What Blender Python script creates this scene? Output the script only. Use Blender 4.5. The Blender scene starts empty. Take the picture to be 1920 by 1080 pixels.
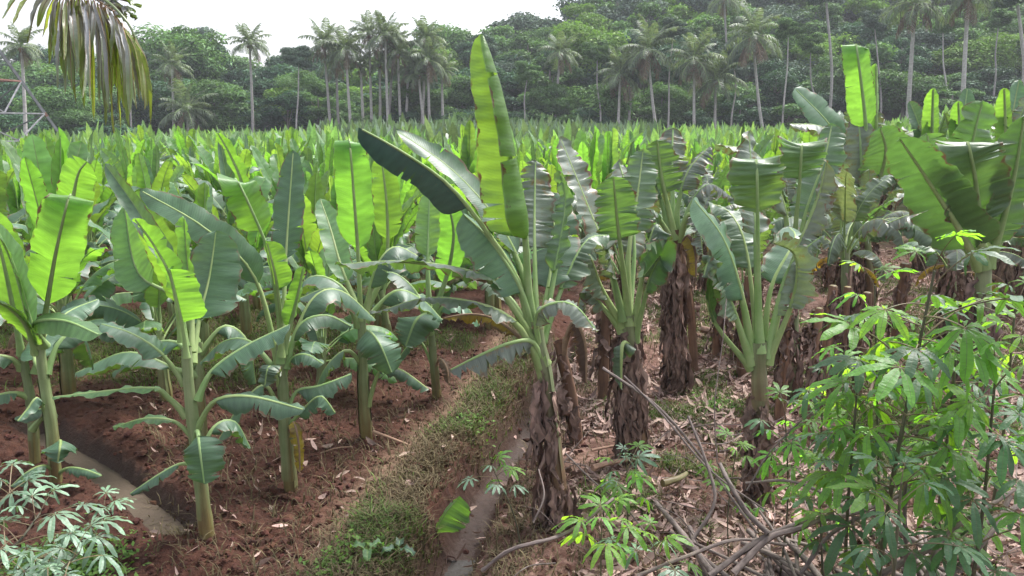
EXPO = 1.42
import bpy, math, random
import numpy as np
from mathutils import Vector, Matrix
R = math.radians
S = bpy.context.scene
COL = S.collection
F_PX = 1478.0                       # focal length in units of a 1920-wide frame
CAM_H = 3.2
PITCH = R(11.8)
CAM = np.array([0.0, 0.0, CAM_H])

# ------------------------------------------------------------------ camera
cd = bpy.data.cameras.new("camera"); cam = bpy.data.objects.new("camera", cd); COL.objects.link(cam)
cam.location = CAM; cam.rotation_euler = (math.pi/2 - PITCH, 0, 0)
cd.sensor_width = 36; cd.lens = 36*F_PX/1920; cd.clip_end = 2000; cd.clip_start = 0.05
S.camera = cam

def ray(px, py):
    xr = (px-960)/F_PX; yu = -(py-540)/F_PX
    return np.array([xr, math.cos(PITCH)+yu*math.sin(PITCH), -math.sin(PITCH)+yu*math.cos(PITCH)])
def P(px, py, Y):                   # point of the place seen along a line of sight, Y metres ahead
    d = ray(px, py); return CAM + d*(Y/d[1])

# ------------------------------------------------------------------ noise
def _h(ix, iy, s):
    n = (ix.astype(np.int64)*374761393 + iy.astype(np.int64)*668265263 + s*1442695041) & 0xffffffff
    n = ((n ^ (n >> 13))*1274126177) & 0xffffffff
    n = ((n ^ (n >> 16))*2246822519) & 0xffffffff
    return ((n ^ (n >> 15)) & 0xffff)/65535.0
def vnoise(x, y, s=0):
    x = np.asarray(x, float); y = np.asarray(y, float)
    ix = np.floor(x); iy = np.floor(y); fx = x-ix; fy = y-iy
    fx = fx*fx*(3-2*fx); fy = fy*fy*(3-2*fy); ix = ix.astype(np.int64); iy = iy.astype(np.int64)
    a = _h(ix, iy, s); b = _h(ix+1, iy, s); c = _h(ix, iy+1, s); d = _h(ix+1, iy+1, s)
    return (a*(1-fx)+b*fx)*(1-fy)+(c*(1-fx)+d*fx)*fy
def fbm(x, y, s=0, o=4):
    t = 0; a = .5
    for k in range(o):
        t = t + a*vnoise(x*2**k, y*2**k, s+k*17); a *= .5
    return t/(1-.5**o)
def sstep(a, b, x):
    t = np.clip((np.asarray(x, float)-a)/(b-a), 0, 1); return t*t*(3-2*t)

# ------------------------------------------------------------------ mesh building
class G:
    """collects vertices, faces, uv, a per-leaf random value and material slots; build() links ONE mesh object"""
    def __init__(s): s.V=[]; s.Q=[]; s.T=[]; s.uv=[]; s.rn=[]; s.qm=[]; s.tm=[]; s.n=0
    def add(s, V, Q=None, uv=None, mi=0, rnd=0.5, T=None):
        V = np.asarray(V, float).reshape(-1, 3)
        if Q is not None and len(Q):
            Q = np.asarray(Q, int).reshape(-1, 4); s.Q.append(Q+s.n); s.qm.append(np.full(len(Q), mi))
        if T is not None and len(T):
            T = np.asarray(T, int).reshape(-1, 3); s.T.append(T+s.n); s.tm.append(np.full(len(T), mi))
        s.V.append(V); s.uv.append(np.full((len(V), 2), .5) if uv is None else np.asarray(uv, float))
        r = np.asarray(rnd, float); s.rn.append(np.full(len(V), float(r)) if r.ndim == 0 else r); s.n += len(V)
    def grid(s, P3, uv=None, mi=0, rnd=.5):           # P3: (a,b,3)
        a, b = P3.shape[:2]; i = np.arange(a*b).reshape(a, b)
        q = np.stack([i[:-1,:-1], i[1:,:-1], i[1:,1:], i[:-1,1:]], -1).reshape(-1, 4)
        s.add(P3.reshape(-1, 3), q, None if uv is None else uv.reshape(-1, 2), mi, rnd)
    def tube(s, pts, rad, ns=8, mi=0, rnd=.5, cap=True, bump=0, rng=None):
        pts = np.asarray(pts, float); n = len(pts); rad = np.broadcast_to(np.asarray(rad, float), (n,))
        T = np.gradient(pts, axis=0); T /= np.linalg.norm(T, axis=1)[:,None]+1e-9
        ref = np.array([0,0,1.]) if abs(T[:,2]).mean() < .8 else np.array([0.,1,0])
        A = np.cross(T, ref); A /= np.linalg.norm(A, axis=1)[:,None]+1e-9; B = np.cross(T, A)
        th = np.arange(ns+1)/ns*2*math.pi
        rr = rad[:,None]*np.ones((1, ns+1))
        if bump and rng is not None:
            k = 1+bump*rng.standard_normal((n, ns+1)); k[:,-1] = k[:,0]; rr = rr*k
        Pg = pts[:,None,:]+rr[:,:,None]*(np.cos(th)[None,:,None]*A[:,None,:]+np.sin(th)[None,:,None]*B[:,None,:])
        L = np.r_[0, np.cumsum(np.linalg.norm(np.diff(pts, axis=0), axis=1))]
        uv = np.stack(np.broadcast_arrays((th/2/math.pi)[None,:], L[:,None]), -1)
        s.grid(Pg, uv, mi, rnd)
        if cap:
            for e in (0, -1):
                V = np.vstack([Pg[e][:-1], pts[e][None]]); c = ns
                Tt = [(j, (j+1)%ns, c) if e == -1 else ((j+1)%ns, j, c) for j in range(ns)]
                s.add(V, None, np.tile([[.5, L[e]]], (ns+1, 1)), mi, rnd, Tt)
    def box(s, a, b, w, h=None, mi=0):                # a bar of rectangular section from a to b
        a = np.asarray(a, float); b = np.asarray(b, float); h = h or w
        t = (b-a)/np.linalg.norm(b-a); u = np.cross(t, [0,0,1.]); u = u/np.linalg.norm(u) if np.linalg.norm(u) > 1e-3 else np.array([1.,0,0]); v = np.cross(t, u)
        c = [(-1,-1),(1,-1),(1,1),(-1,1)]
        V = [p+u*w/2*x+v*h/2*y for p in (a, b) for x, y in c]
        s.add(V, [(0,1,2,3),(7,6,5,4),(0,4,5,1),(1,5,6,2),(2,6,7,3),(3,7,4,0)], None, mi)
    def mesh(s, name, mats, smooth=True):
        me = bpy.data.meshes.new(name)
        V = np.vstack(s.V); me.vertices.add(len(V)); me.vertices.foreach_set("co", V.ravel())
        Q = np.vstack(s.Q) if s.Q else np.zeros((0,4), int); T = np.vstack(s.T) if s.T else np.zeros((0,3), int)
        li = np.r_[Q.ravel(), T.ravel()]; nq, nt = len(Q), len(T)
        me.loops.add(len(li)); me.loops.foreach_set("vertex_index", li.astype(np.int32))
        me.polygons.add(nq+nt)
        me.polygons.foreach_set("loop_start", np.r_[np.arange(nq)*4, nq*4+np.arange(nt)*3].astype(np.int32))
        me.polygons.foreach_set("loop_total", np.r_[np.full(nq,4), np.full(nt,3)].astype(np.int32))
        mi = np.r_[np.concatenate(s.qm) if s.qm else [], np.concatenate(s.tm) if s.tm else []].astype(np.int32)
        me.polygons.foreach_set("material_index", mi)
        me.polygons.foreach_set("use_smooth", np.full(nq+nt, smooth))
        uv = np.vstack(s.uv); ul = me.uv_layers.new(name="uv"); ul.data.foreach_set("uv", uv[li].astype(np.float32).ravel())
        at = me.attributes.new("rnd", 'FLOAT', 'POINT'); at.data.foreach_set("value", np.concatenate(s.rn).astype(np.float32))
        for m in (mats if isinstance(mats, (list, tuple)) else [mats]): me.materials.append(m)
        me.update(calc_edges=True); return me
    def build(s, name, mats, parent=None, smooth=True):
        o = bpy.data.objects.new(name, s.mesh(name, mats, smooth)); COL.objects.link(o)
        if parent is not None: o.parent = parent
        return o

def obj(name, me, parent=None, M=None):
    o = bpy.data.objects.new(name, me); COL.objects.link(o)
    if parent is not None: o.parent = parent
    if M is not None: o.matrix_local = M
    return o
def tag(o, label=None, cat=None, group=None, kind=None):
    if label: o['label'] = label
    if cat: o['category'] = cat
    if group: o['group'] = group
    if kind: o['kind'] = kind
    return o
def thing(name, label, cat, loc=(0,0,0), rz=0, group=None, sc=1):
    o = bpy.data.objects.new(name, None); COL.objects.link(o); o.empty_display_size = .1
    o.location = loc; o.rotation_euler = (0, 0, rz); o.scale = (sc, sc, sc)
    return tag(o, label, cat, group)
def copy_tree(o, parent=None):
    c = o.copy(); COL.objects.link(c)
    if parent is not None: c.parent = parent
    for ch in o.children: copy_tree(ch, c)
    return c

def catmull(pts, n):
    p = np.asarray(pts, float)
    if len(p) == 2: return p[0]+(p[1]-p[0])*np.linspace(0,1,n)[:,None]
    q = np.vstack([2*p[0]-p[1], p, 2*p[-1]-p[-2]])
    d = np.r_[0, np.cumsum(np.linalg.norm(np.diff(p, axis=0), axis=1))]; out = []
    fine = []
    for i in range(len(p)-1):
        t = np.linspace(0, 1, 24, endpoint=(i == len(p)-2))[:,None]
        a, b, c, e = q[i], q[i+1], q[i+2], q[i+3]
        fine.append(.5*((2*b)+(-a+c)*t+(2*a-5*b+4*c-e)*t*t+(-a+3*b-3*c+e)*t**3))
    f = np.vstack(fine); L = np.r_[0, np.cumsum(np.linalg.norm(np.diff(f, axis=0), axis=1))]
    x = np.linspace(0, L[-1], n)
    return np.stack([np.interp(x, L, f[:,k]) for k in range(3)], -1)

# ------------------------------------------------------------------ a banana leaf
def leaf(g, pts, hw, az=None, t0=.2, fold=(18, 18), bend=(0, 0), roll=(0, 0), tears=0, td=.75, var=25, gap=.012, wave=.012,
         n=22, m=4, r0=.02, r1=.004, mi=(0, 1), seed=0, tip=2.6, base=.07, rnd=None, ns=6, ragged=0, droop=0, petiole=True, taper=.12, wl=(1, 1), cr=0, mg=.05, gt=None):
    rng = np.random.default_rng(seed)
    if rnd is None: rnd = rng.random()
    N = 48
    C = catmull(pts, N); T = np.gradient(C, axis=0); T /= np.linalg.norm(T, axis=1)[:,None]
    if az is None:
        dxy = C[-1]-C[0]; az = math.degrees(math.atan2(dxy[1], dxy[0]))
    o = np.array([math.cos(R(az)), math.sin(R(az)), 0.])
    Sv = np.cross(o, [0,0,1.])[None] + np.zeros((N,3)); Sv -= (Sv*T).sum(1)[:,None]*T; Sv /= np.linalg.norm(Sv, axis=1)[:,None]
    Nv = np.cross(Sv, T)
    rl = np.radians(np.linspace(roll[0], roll[1], N))[:,None]
    S2 = Sv*np.cos(rl)+Nv*np.sin(rl); N2 = Nv*np.cos(rl)-Sv*np.sin(rl)
    ar = np.linspace(0, 1, N)
    Lb = np.linalg.norm(np.diff(C, axis=0), axis=1).sum()*(1-t0)
    itp = lambda A, t: np.stack([np.interp(t, ar, A[:,k]) for k in range(3)], -1)
    u = np.linspace(0, 1, m+1)
    for si, sd in enumerate((-1, 1)):
        cuts = np.sort(rng.uniform(.06, .97, tears)) if tears else np.array([])
        ed = np.r_[0, cuts, 1]
        ph = rng.uniform(0, 6.28); fr = rng.uniform(1.5, 3.5)
        for k in range(len(ed)-1):
            a, b = ed[k], ed[k+1]
            if b-a < 1e-3: continue
            rows = max(1, int(round((b-a)*n)))
            s = np.linspace(a, b, rows+1)
            dl = rng.normal(0, var) - (abs(rng.normal(0, droop)) if droop else 0) if tears else 0
            d_here = td*rng.uniform(.55, 1.15) if tears else 1
            sm = np.clip((u-(1-d_here))/max(d_here, .05), 0, 1)**1.3
            mid = (a+b)/2
            sg = np.sign(s-mid); hs = np.abs(s-mid)/((b-a)/2+1e-9)
            g0 = gap/Lb if tears else 0
            sh = -sg[:,None]*(g0*hs[:,None]*sm[None,:]*(1 if len(ed) > 2 else 0))
            if k == 0: sh[s <= mid] = 0
            if k == len(ed)-2: sh[s >= mid] = 0
            w = hw*(1-np.exp(-s/base))*np.sqrt(np.clip(1-s**(tip*2), 0, 1))
            w = w*(1-taper*s)
            w = w*wl[si]*(1+mg*np.sin(6.28*(1.3*s*fr)+ph*3)+mg*.6*np.sin(6.28*(4.1*s*fr)+ph*5))
            if ragged: w = w*(1-ragged*rng.random(len(s)))
            sk = .10*hw/Lb*u[None,:]*(1-s[:,None])            # margins lean to the tip
            t = t0+(1-t0)*np.clip(s[:,None]+sh+sk, 0, 1)
            pc = itp(C, t.ravel()).reshape(rows+1, m+1, 3); sv = itp(S2, t.ravel()).reshape(rows+1, m+1, 3); nv = itp(N2, t.ravel()).reshape(rows+1, m+1, 3)
            th = np.radians(fold[si]+bend[si]*u+dl*sm)
            thm = (th[1:]+th[:-1])/2
            cx = np.r_[0, np.cumsum(np.cos(thm))]/m; cz = np.r_[0, np.cumsum(np.sin(thm))]/m
            wv = wave*u[None,:]**1.5*(np.sin(6.28*fr*s[:,None]+ph)+.5*np.sin(6.28*fr*2.7*s[:,None]+2*ph))
            if cr: wv = wv+cr*np.sin(u*2.6)[None,:]*(np.sin(6.28*(9+fr)*s+ph)*np.sin(6.28*(2.3+fr)*s+2.2*ph)+.6*np.sin(6.28*(17+fr)*s))[:,None]
            V = pc+sd*sv*(w[:,None]*cx[None,:])[:,:,None]+nv*(w[:,None]*cz[None,:]+wv)[:,:,None]
            uv = np.stack(np.broadcast_arrays(.5+.5*sd*u[None,:], s[:,None]), -1)
            if sd < 0: V = V[:,::-1]; uv = uv[:,::-1]
            V = V[:,::-1]; uv = uv[:,::-1]
            g.grid(V, uv, mi[0], rnd)
    q = np.linspace(0 if petiole else t0, .985, 16)
    rr = r0+(r1-r0)*np.clip(q, 0, 1)**.42
    (g if gt is None else gt).tube(itp(C, q)-itp(N2, q)*(rr*.6)[:,None], rr, ns, mi[1], rnd, cap=False)

def arc_path(z0, az, e0, e1, L, n=7, r=0.03, k=1.3, side=0):
    """points of a midrib that starts at height z0 and bends from elevation e0 to e1 (degrees)"""
    e = np.radians(e0+(e1-e0)*np.linspace(0, 1, n)**k); a = R(az)+np.radians(side)*np.linspace(0, 1, n)
    st = L/(n-1); p = [np.array([math.cos(a[0])*r, math.sin(a[0])*r, z0])]
    for i in range(n-1):
        em = (e[i]+e[i+1])/2; p.append(p[-1]+st*np.array([math.cos(em)*math.cos(a[i]), math.cos(em)*math.sin(a[i]), math.sin(em)]))
    return np.array(p)
# ------------------------------------------------------------------ materials
class NT:
    def __init__(s, name):
        s.m = bpy.data.materials.new(name); s.m.use_nodes = True; s.t = s.m.node_tree; s.t.nodes.clear()
        s.out = s.t.nodes.new('ShaderNodeOutputMaterial')
    def n(s, kind, _o=0, **kw):
        nd = s.t.nodes.new('ShaderNode'+kind)
        for k, v in kw.items():
            if k.startswith('_'): setattr(nd, k[1:], v)
        for k, v in kw.items():
            if k.startswith('_'): continue
            key = int(k[1:]) if k[0] == 'i' and k[1:].isdigit() else k.replace('_', ' ')
            s.set(nd.inputs[key], v)
        return nd
    def set(s, sock, v):
        if hasattr(v, 'outputs'): v = v.outputs[0]
        if isinstance(v, bpy.types.NodeSocket): s.t.links.new(v, sock)
        else:
            if isinstance(v, (tuple, list)) and len(v) == 3 and sock.type == 'RGBA': v = (*v, 1)
            sock.default_value = v
    def math(s, op, a, b=0.0, c=0.0, clamp=False):
        nd = s.n('Math', _operation=op, i0=a, i1=b, i2=c); nd.use_clamp = clamp; return nd.outputs[0]
    def mix(s, f, a, b, bt='MIX'):
        nd = s.n('Mix', _data_type='RGBA', _blend_type=bt); s.set(nd.inputs[0], f); s.set(nd.inputs[6], a); s.set(nd.inputs[7], b); return nd.outputs[2]
    def ramp(s, f, lo, hi, a=0.0, b=1.0):
        nd = s.n('MapRange', i0=f, i1=lo, i2=hi, i3=a, i4=b); nd.clamp = True; return nd.outputs[0]
    def noise(s, sc, det=3, vec=None, rough=.55, dist=0):
        nd = s.n('TexNoise', Scale=sc, Detail=det, Roughness=rough, Distortion=dist)
        if vec is not None: s.set(nd.inputs['Vector'], vec)
        return nd.outputs[0]
    def end(s, sh): s.t.links.new(sh.outputs[0] if hasattr(sh, 'outputs') else sh, s.out.inputs[0]); return s.m

def leaf_mat(name, top, back, trans, tfac=.4, rough=.42, edge=.0, vein=60, midc=(.16,.25,.09), jit=.25, spec=.5, holes=0, blotch=0, edgec=(.16,.09,.045), tipc=None):
    k = NT(name); uv = k.n('UVMap'); sx = k.n('SeparateXYZ', Vector=uv)
    U, V = sx.outputs[0], sx.outputs[1]
    ad = k.math('ABSOLUTE', k.math('SUBTRACT', U, .5)); ad = k.math('MULTIPLY', ad, 2.0)
    geo = k.n('NewGeometry'); obi = k.n('ObjectInfo'); at = k.n('Attribute', _attribute_name='rnd')
    tc = k.n('TexCoord').outputs['Object']
    nz = k.noise(5.0, 4, tc)
    r2 = k.math('FRACT', k.math('ADD', at.outputs['Fac'], obi.outputs['Random']))
    vv = k.math('ADD', V, k.math('MULTIPLY', ad, -.05))
    ve = k.math('SINE', k.math('ADD', k.math('MULTIPLY', vv, vein*6.283), k.math('MULTIPLY', k.noise(6, 3, tc), 16.0)))
    ve2 = k.math('SINE', k.math('ADD', k.math('MULTIPLY', vv, vein*6.283*.23), k.math('MULTIPLY', k.noise(5, 3, tc), 14.0)))
    vn = k.noise(1.0, 2, k.n('CombineXYZ', X=k.math('MULTIPLY', U, 1.2), Y=k.math('MULTIPLY', V, 26.0), Z=r2))
    base = k.mix(geo.outputs['Backfacing'], top, back)
    base = k.mix(k.ramp(vn, .3, .75, 0, .45), base, (top[0]*.55, top[1]*.62, top[2]*.6))
    val = k.math('ADD', k.math('MULTIPLY', r2, 2*jit), 1-jit)
    val = k.math('MULTIPLY', val, k.ramp(nz, .25, .75, .82, 1.18))
    val = k.math('MULTIPLY', val, k.ramp(ve2, -1, 1, .92, 1.06))
    hs = k.n('HueSaturation', Hue=k.ramp(k.math('FRACT', k.math('MULTIPLY', r2, 7.3)), 0, 1, .485, .512), Saturation=1.0, Value=val, Color=base)
    hst = k.n('HueSaturation', Hue=k.ramp(k.math('FRACT', k.math('MULTIPLY', r2, 3.1)), 0, 1, .48, .515), Saturation=1.0,
              Value=k.math('MULTIPLY', val, k.ramp(vn, .25, .75, 1.12, .8)), Color=trans)
    c, ct = hs.outputs[0], hst.outputs[0]
    mid = k.ramp(ad, .015, .05, 1, 0)
    c = k.mix(mid, c, midc); ct = k.mix(mid, ct, (midc[0]*.5, midc[1]*.5, midc[2]*.4))
    if tipc: tv = k.ramp(k.math('ADD', V, k.math('MULTIPLY', k.math('SUBTRACT', r2, .5), .5)), .45, .8); c = k.mix(tv, c, tipc); ct = k.mix(tv, ct, (tipc[0]*1.6, tipc[1]*1.8, tipc[2]*.8))
    if blotch:
        b = k.ramp(k.noise(9, 5, tc, .65), .62-blotch*.2, .70-blotch*.1)
        c = k.mix(b, c, (.20,.14,.045)); ct = k.mix(b, ct, (.16,.12,.03))
    if edge:
        e = k.math('MULTIPLY', k.ramp(k.math('ADD', ad, k.math('MULTIPLY', k.math('SUBTRACT', k.noise(16, 4, tc), .5), .5)), 1-edge, 1-edge*.45), k.ramp(k.noise(4, 3, tc), .45, .58))
        c = k.mix(e, c, edgec); ct = k.mix(e, ct, (edgec[0]*.5, edgec[1]*.5, edgec[2]*.5))
    mgn = k.ramp(ad, .955, .985, 0, .5); c = k.mix(mgn, c, (top[0]*2.0, top[1]*1.7, top[2]*1.6))
    spk = k.math('MULTIPLY', k.ramp(k.noise(60, 2, tc), .70, .76), k.ramp(k.noise(3, 2, tc), .5, .6)); c = k.mix(spk, c, (.15,.11,.04))
    bp = k.n('Bump', Strength=.2, Distance=.005, Height=k.math('ADD', k.math('MULTIPLY', ve, .25), k.math('MULTIPLY', vn, 3.5)))
    pr = k.n('BsdfPrincipled', Base_Color=c, Roughness=rough, Normal=bp); pr.inputs['Specular IOR Level'].default_value = spec
    tr = k.n('BsdfTranslucent', Color=ct, Normal=bp)
    sh = k.n('MixShader', i0=tfac, i1=pr, i2=tr)
    return k.end(sh)

def bark_mat(name, a, b, vs=(30, 2), rough=.7, bump=.5, low=None):      # streaks along a stem (uv: around, metres along)
    k = NT(name); uv = k.n('UVMap'); sx = k.n('SeparateXYZ', Vector=uv); obi = k.n('ObjectInfo'); at = k.n('Attribute', _attribute_name='rnd')
    r = k.math('ADD', at.outputs['Fac'], obi.outputs['Random'])
    v = k.n('CombineXYZ', X=k.math('MULTIPLY', sx.outputs[0], vs[0]), Y=k.math('MULTIPLY', sx.outputs[1], vs[1]), Z=k.math('MULTIPLY', r, 9.0))
    nz = k.noise(1.0, 4, v, .6); n2 = k.noise(7.0, 3, k.n('TexCoord').outputs['Object'])
    f = k.ramp(k.math('ADD', k.math('MULTIPLY', nz, .65), k.math('MULTIPLY', n2, .35)), .35, .65)
    c = k.mix(f, a, b)
    if low: c = k.mix(k.ramp(k.math('ADD', sx.outputs[1], k.math('MULTIPLY', k.math('SUBTRACT', k.noise(1.0, 3, k.n('CombineXYZ', X=k.math('MULTIPLY', sx.outputs[0], 7.0), Y=k.math('MULTIPLY', sx.outputs[1], .8), Z=r)), .5), 1.3)), low[2], low[3]), k.mix(f, low[0], low[1]), c)
    c = k.n('HueSaturation', Hue=.5, Saturation=1.0, Value=k.ramp(k.math('FRACT', r), 0, 1, .75, 1.25), Color=c)
    bp = k.n('Bump', Strength=bump, Distance=.01, Height=nz)
    pr = k.n('BsdfPrincipled', Base_Color=c, Roughness=rough, Normal=bp)
    return k.end(pr)

def plain_mat(name, a, b, sc=8, rough=.7, bump=.3, trans=None, tfac=.3, jit=.3, lo=.35, hi=.65):
    k = NT(name); tc = k.n('TexCoord').outputs['Object']; nz = k.noise(sc, 5, tc, .6)
    obi = k.n('ObjectInfo'); at = k.n('Attribute', _attribute_name='rnd'); r = k.math('FRACT', k.math('ADD', at.outputs['Fac'], obi.outputs['Random']))
    c = k.mix(k.ramp(nz, lo, hi), a, b)
    val = k.ramp(r, 0, 1, 1-jit, 1+jit)
    c = k.n('HueSaturation', Hue=k.ramp(k.math('FRACT', k.math('MULTIPLY', r, 5.7)), 0, 1, .485, .515), Saturation=1.0, Value=val, Color=c)
    bp = k.n('Bump', Strength=bump, Distance=.01, Height=nz)
    pr = k.n('BsdfPrincipled', Base_Color=c, Roughness=rough, Normal=bp); pr.inputs['Specular IOR Level'].default_value = .3 if trans is None else .12
    if trans is None: return k.end(pr)
    t = k.n('BsdfTranslucent', Color=k.n('HueSaturation', Hue=.5, Saturation=1.0, Value=val, Color=trans))
    return k.end(k.n('MixShader', i0=tfac, i1=pr, i2=t))

M = {}
# banana foliage: young bright, young dark (bluish bloom on top), old olive with torn brown margins, dying yellow, dead
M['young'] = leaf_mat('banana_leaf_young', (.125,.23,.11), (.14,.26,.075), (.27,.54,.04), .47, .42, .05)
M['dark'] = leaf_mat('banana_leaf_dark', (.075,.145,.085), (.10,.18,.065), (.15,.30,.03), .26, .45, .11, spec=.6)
M['shaded'] = leaf_mat('banana_leaf_shaded', (.035,.085,.06), (.045,.095,.06), (.06,.13,.02), .18, .26, .0, spec=.6)  # for the blade half facing away from the light, shade put into the green
M['old'] = leaf_mat('banana_leaf_old', (.12,.175,.115), (.10,.175,.065), (.15,.30,.045), .33, .42, .10, jit=.2, spec=.6)
M['worn'] = leaf_mat('banana_leaf_worn', (.18,.215,.17), (.14,.18,.10), (.16,.23,.06), .28, .40, .20, jit=.2, spec=.6, blotch=.3)
M['yellow'] = leaf_mat('banana_leaf_yellow', (.35,.27,.03), (.40,.30,.03), (.55,.40,.02), .4, .5, .35, midc=(.3,.22,.06), blotch=.6)
M['dead'] = leaf_mat('banana_leaf_dead', (.20,.135,.10), (.16,.105,.075), (.16,.09,.05), .15, .75, .3, midc=(.2,.14,.09), jit=.45, spec=.2)
M['rib'] = plain_mat('leaf_midrib', (.22,.33,.12), (.31,.40,.18), 6, .4, .1, (.2,.3,.05), .15, .15)
M['rib_dead'] = plain_mat('dry_midrib', (.17,.11,.07), (.30,.20,.13), 9, .7, .3)
M['stem'] = bark_mat('banana_stem_green', (.14,.19,.075), (.25,.30,.15), (10, 1.2), .45, .3, low=((.11,.07,.03), (.21,.17,.06), .12, .75))
M['stem_low'] = bark_mat('banana_stem_base', (.11,.075,.03), (.22,.20,.07), (9, 1.6), .5, .4)
M['stem_brown'] = bark_mat('banana_stem_brown', (.10,.052,.036), (.25,.14,.085), (9, 1.2), .55, .5)
M['stem_old'] = bark_mat('banana_stem_old', (.15,.19,.085), (.26,.30,.16), (10, 1.2), .5, .4, low=((.095,.055,.036), (.24,.15,.085), .75, 1.55))
M['skirt'] = bark_mat('dead_leaf_sheath', (.065,.040,.033), (.31,.20,.16), (4, 9), .8, .7)
# cassava
M['cassava'] = leaf_mat('cassava_leaf', (.10,.22,.05), (.14,.28,.06), (.34,.70,.035), .5, .42, 0, vein=9, jit=.3, spec=.38)
M['cassava_shade'] = leaf_mat('cassava_leaf_shaded', (.07,.145,.075), (.09,.17,.075), (.12,.30,.03), .36, .42, 0, vein=9, jit=.3, spec=.4)  # darker copy of the cassava leaf, shade painted into its colour
M['cassava_pale'] = leaf_mat('cassava_leaf_skylit', (.13,.225,.14), (.145,.23,.12), (.15,.30,.06), .25, .42, 0, vein=9, jit=.25, spec=.65)  # paler copy of the cassava leaf with reflected sky put into its colour
M['petiole'] = plain_mat('cassava_petiole', (.16,.10,.07), (.12,.15,.05), 5, .5, .1)
M['cstem'] = bark_mat('cassava_stem', (.045,.05,.025), (.11,.10,.06), (6, 14), .6, .5)
M['stick'] = bark_mat('cut_stem_bark', (.06,.045,.04), (.21,.165,.145), (5, 14), .8, .6)
M['stick_cut'] = plain_mat('cut_stem_end', (.35,.28,.2), (.45,.37,.27), 20, .8)
# coconut and forest
M['frond'] = leaf_mat('coconut_frond', (.125,.165,.105), (.14,.18,.105), (.18,.26,.07), .33, .5, 0, vein=3, jit=.3, spec=.4)
M['frond_dry'] = leaf_mat('coconut_frond_dry', (.20,.145,.095), (.17,.12,.08), (.15,.09,.05), .2, .7, 0, vein=3, jit=.3, midc=(.2,.14,.09))
M['near_frond'] = leaf_mat('hanging_frond_leaflet', (.33,.33,.33), (.30,.30,.28), (.2,.22,.1), .25, .3, 0, vein=2, jit=.3, spec=.9, midc=(.25,.25,.2), tipc=(.12,.17,.05))  # sky sheen painted as grey, light through the hanging ends as green tips
M['near_frond_tip'] = leaf_mat('hanging_frond_green', (.15,.20,.06), (.17,.21,.05), (.34,.42,.04), .4, .4, 0, vein=2, jit=.4, midc=(.25,.3,.1))
M['trunk'] = bark_mat('palm_trunk', (.28,.255,.245), (.46,.43,.415), (3, 6), .85, .4)
M['bark'] = bark_mat('tree_bark', (.10,.085,.07), (.26,.23,.20), (8, 2), .85, .6)
M['crown_a'] = plain_mat('tree_leaves_mid', (.085,.17,.06), (.135,.235,.085), .8, .5, 0, (.12,.24,.04), .3, .5)
M['crown_b'] = plain_mat('tree_leaves_dark', (.045,.105,.06), (.08,.16,.085), .8, .5, 0, (.06,.13,.03), .25, .5)
M['crown_c'] = plain_mat('tree_leaves_bright', (.13,.23,.05), (.19,.30,.065), .8, .5, 0, (.15,.30,.03), .35, .35)
M['crown_d'] = plain_mat('tree_leaves_grey', (.09,.145,.105), (.14,.20,.145), .8, .55, 0, (.06,.10,.03), .25, .35)
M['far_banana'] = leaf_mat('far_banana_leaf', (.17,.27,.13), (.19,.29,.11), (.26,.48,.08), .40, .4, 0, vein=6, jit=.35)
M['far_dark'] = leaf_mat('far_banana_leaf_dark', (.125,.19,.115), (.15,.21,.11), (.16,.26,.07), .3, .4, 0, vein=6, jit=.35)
# ground things
M['clod'] = plain_mat('soil_clod', (.034,.0135,.009), (.075,.030,.019), 14, .95, .6, jit=.3)
M['litter'] = leaf_mat('dead_leaf_piece', (.40,.28,.235), (.30,.20,.165), (.2,.12,.09), .12, .75, 0, vein=5, jit=.5, midc=(.3,.2,.15), spec=.25)
M['grass'] = plain_mat('grass_blade', (.05,.09,.022), (.11,.15,.045), 3, .6, 0, (.14,.22,.03), .3, .45)
M['grass_dry'] = plain_mat('dry_grass_blade', (.075,.062,.032), (.15,.12,.07), 3, .7, 0, (.14,.10,.05), .2, .4)
M['weed'] = plain_mat('weed_leaf', (.07,.14,.03), (.12,.20,.05), 4, .5, 0, (.16,.32,.03), .35, .4)
M['steel'] = plain_mat('galvanised_steel', (.13,.13,.14), (.22,.22,.23), 3, .5, .1, jit=.08)
M['steel_red'] = plain_mat('red_painted_steel', (.16,.075,.06), (.24,.13,.11), 3, .6, .1, jit=.1)
# ------------------------------------------------------------------ the land
def polyd(x, y, pl):
    """signed distance to a polyline of points ordered by y (positive to the right) and distance along"""
    pl = np.asarray(pl, float)
    xc = np.interp(y, pl[:,1], pl[:,0]); return x-xc
def gp0(px, py):                                  # where a line of sight meets z = 0
    d = ray(px, py); return CAM + d*(-CAM_H/d[2])
DITCH = np.array([gp0(*q)[:2] for q in [(800,1078),(850,985),(905,870),(965,795),(1012,722),(1045,650)]])
DITCH = np.vstack([DITCH[0]-(DITCH[1]-DITCH[0])*6, DITCH, DITCH[-1]+np.array([.5, 6])])
CHAN = np.array([gp0(*q)[:2] for q in [(335,985),(270,930),(190,868),(120,828),(60,795)]])
CHAN_W = .13
def chan_d(x, y):
    best = np.full(np.broadcast(x, y).shape, 9.0)
    for a, b in zip(CHAN[:-1], CHAN[1:]):
        d = b-a; L2 = (d*d).sum(); t = np.clip(((x-a[0])*d[0]+(y-a[1])*d[1])/L2, 0, 1)
        best = np.minimum(best, np.hypot(x-a[0]-t*d[0], y-a[1]-t*d[1]))
    return best
def hillz(x, y):
    h = sstep(88, 175, y+.10*x)*(13+15*sstep(-25, 60, x))
    h = h + sstep(17, 34, x-.18*y)*sstep(20, 50, y)*2.2
    return h
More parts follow.
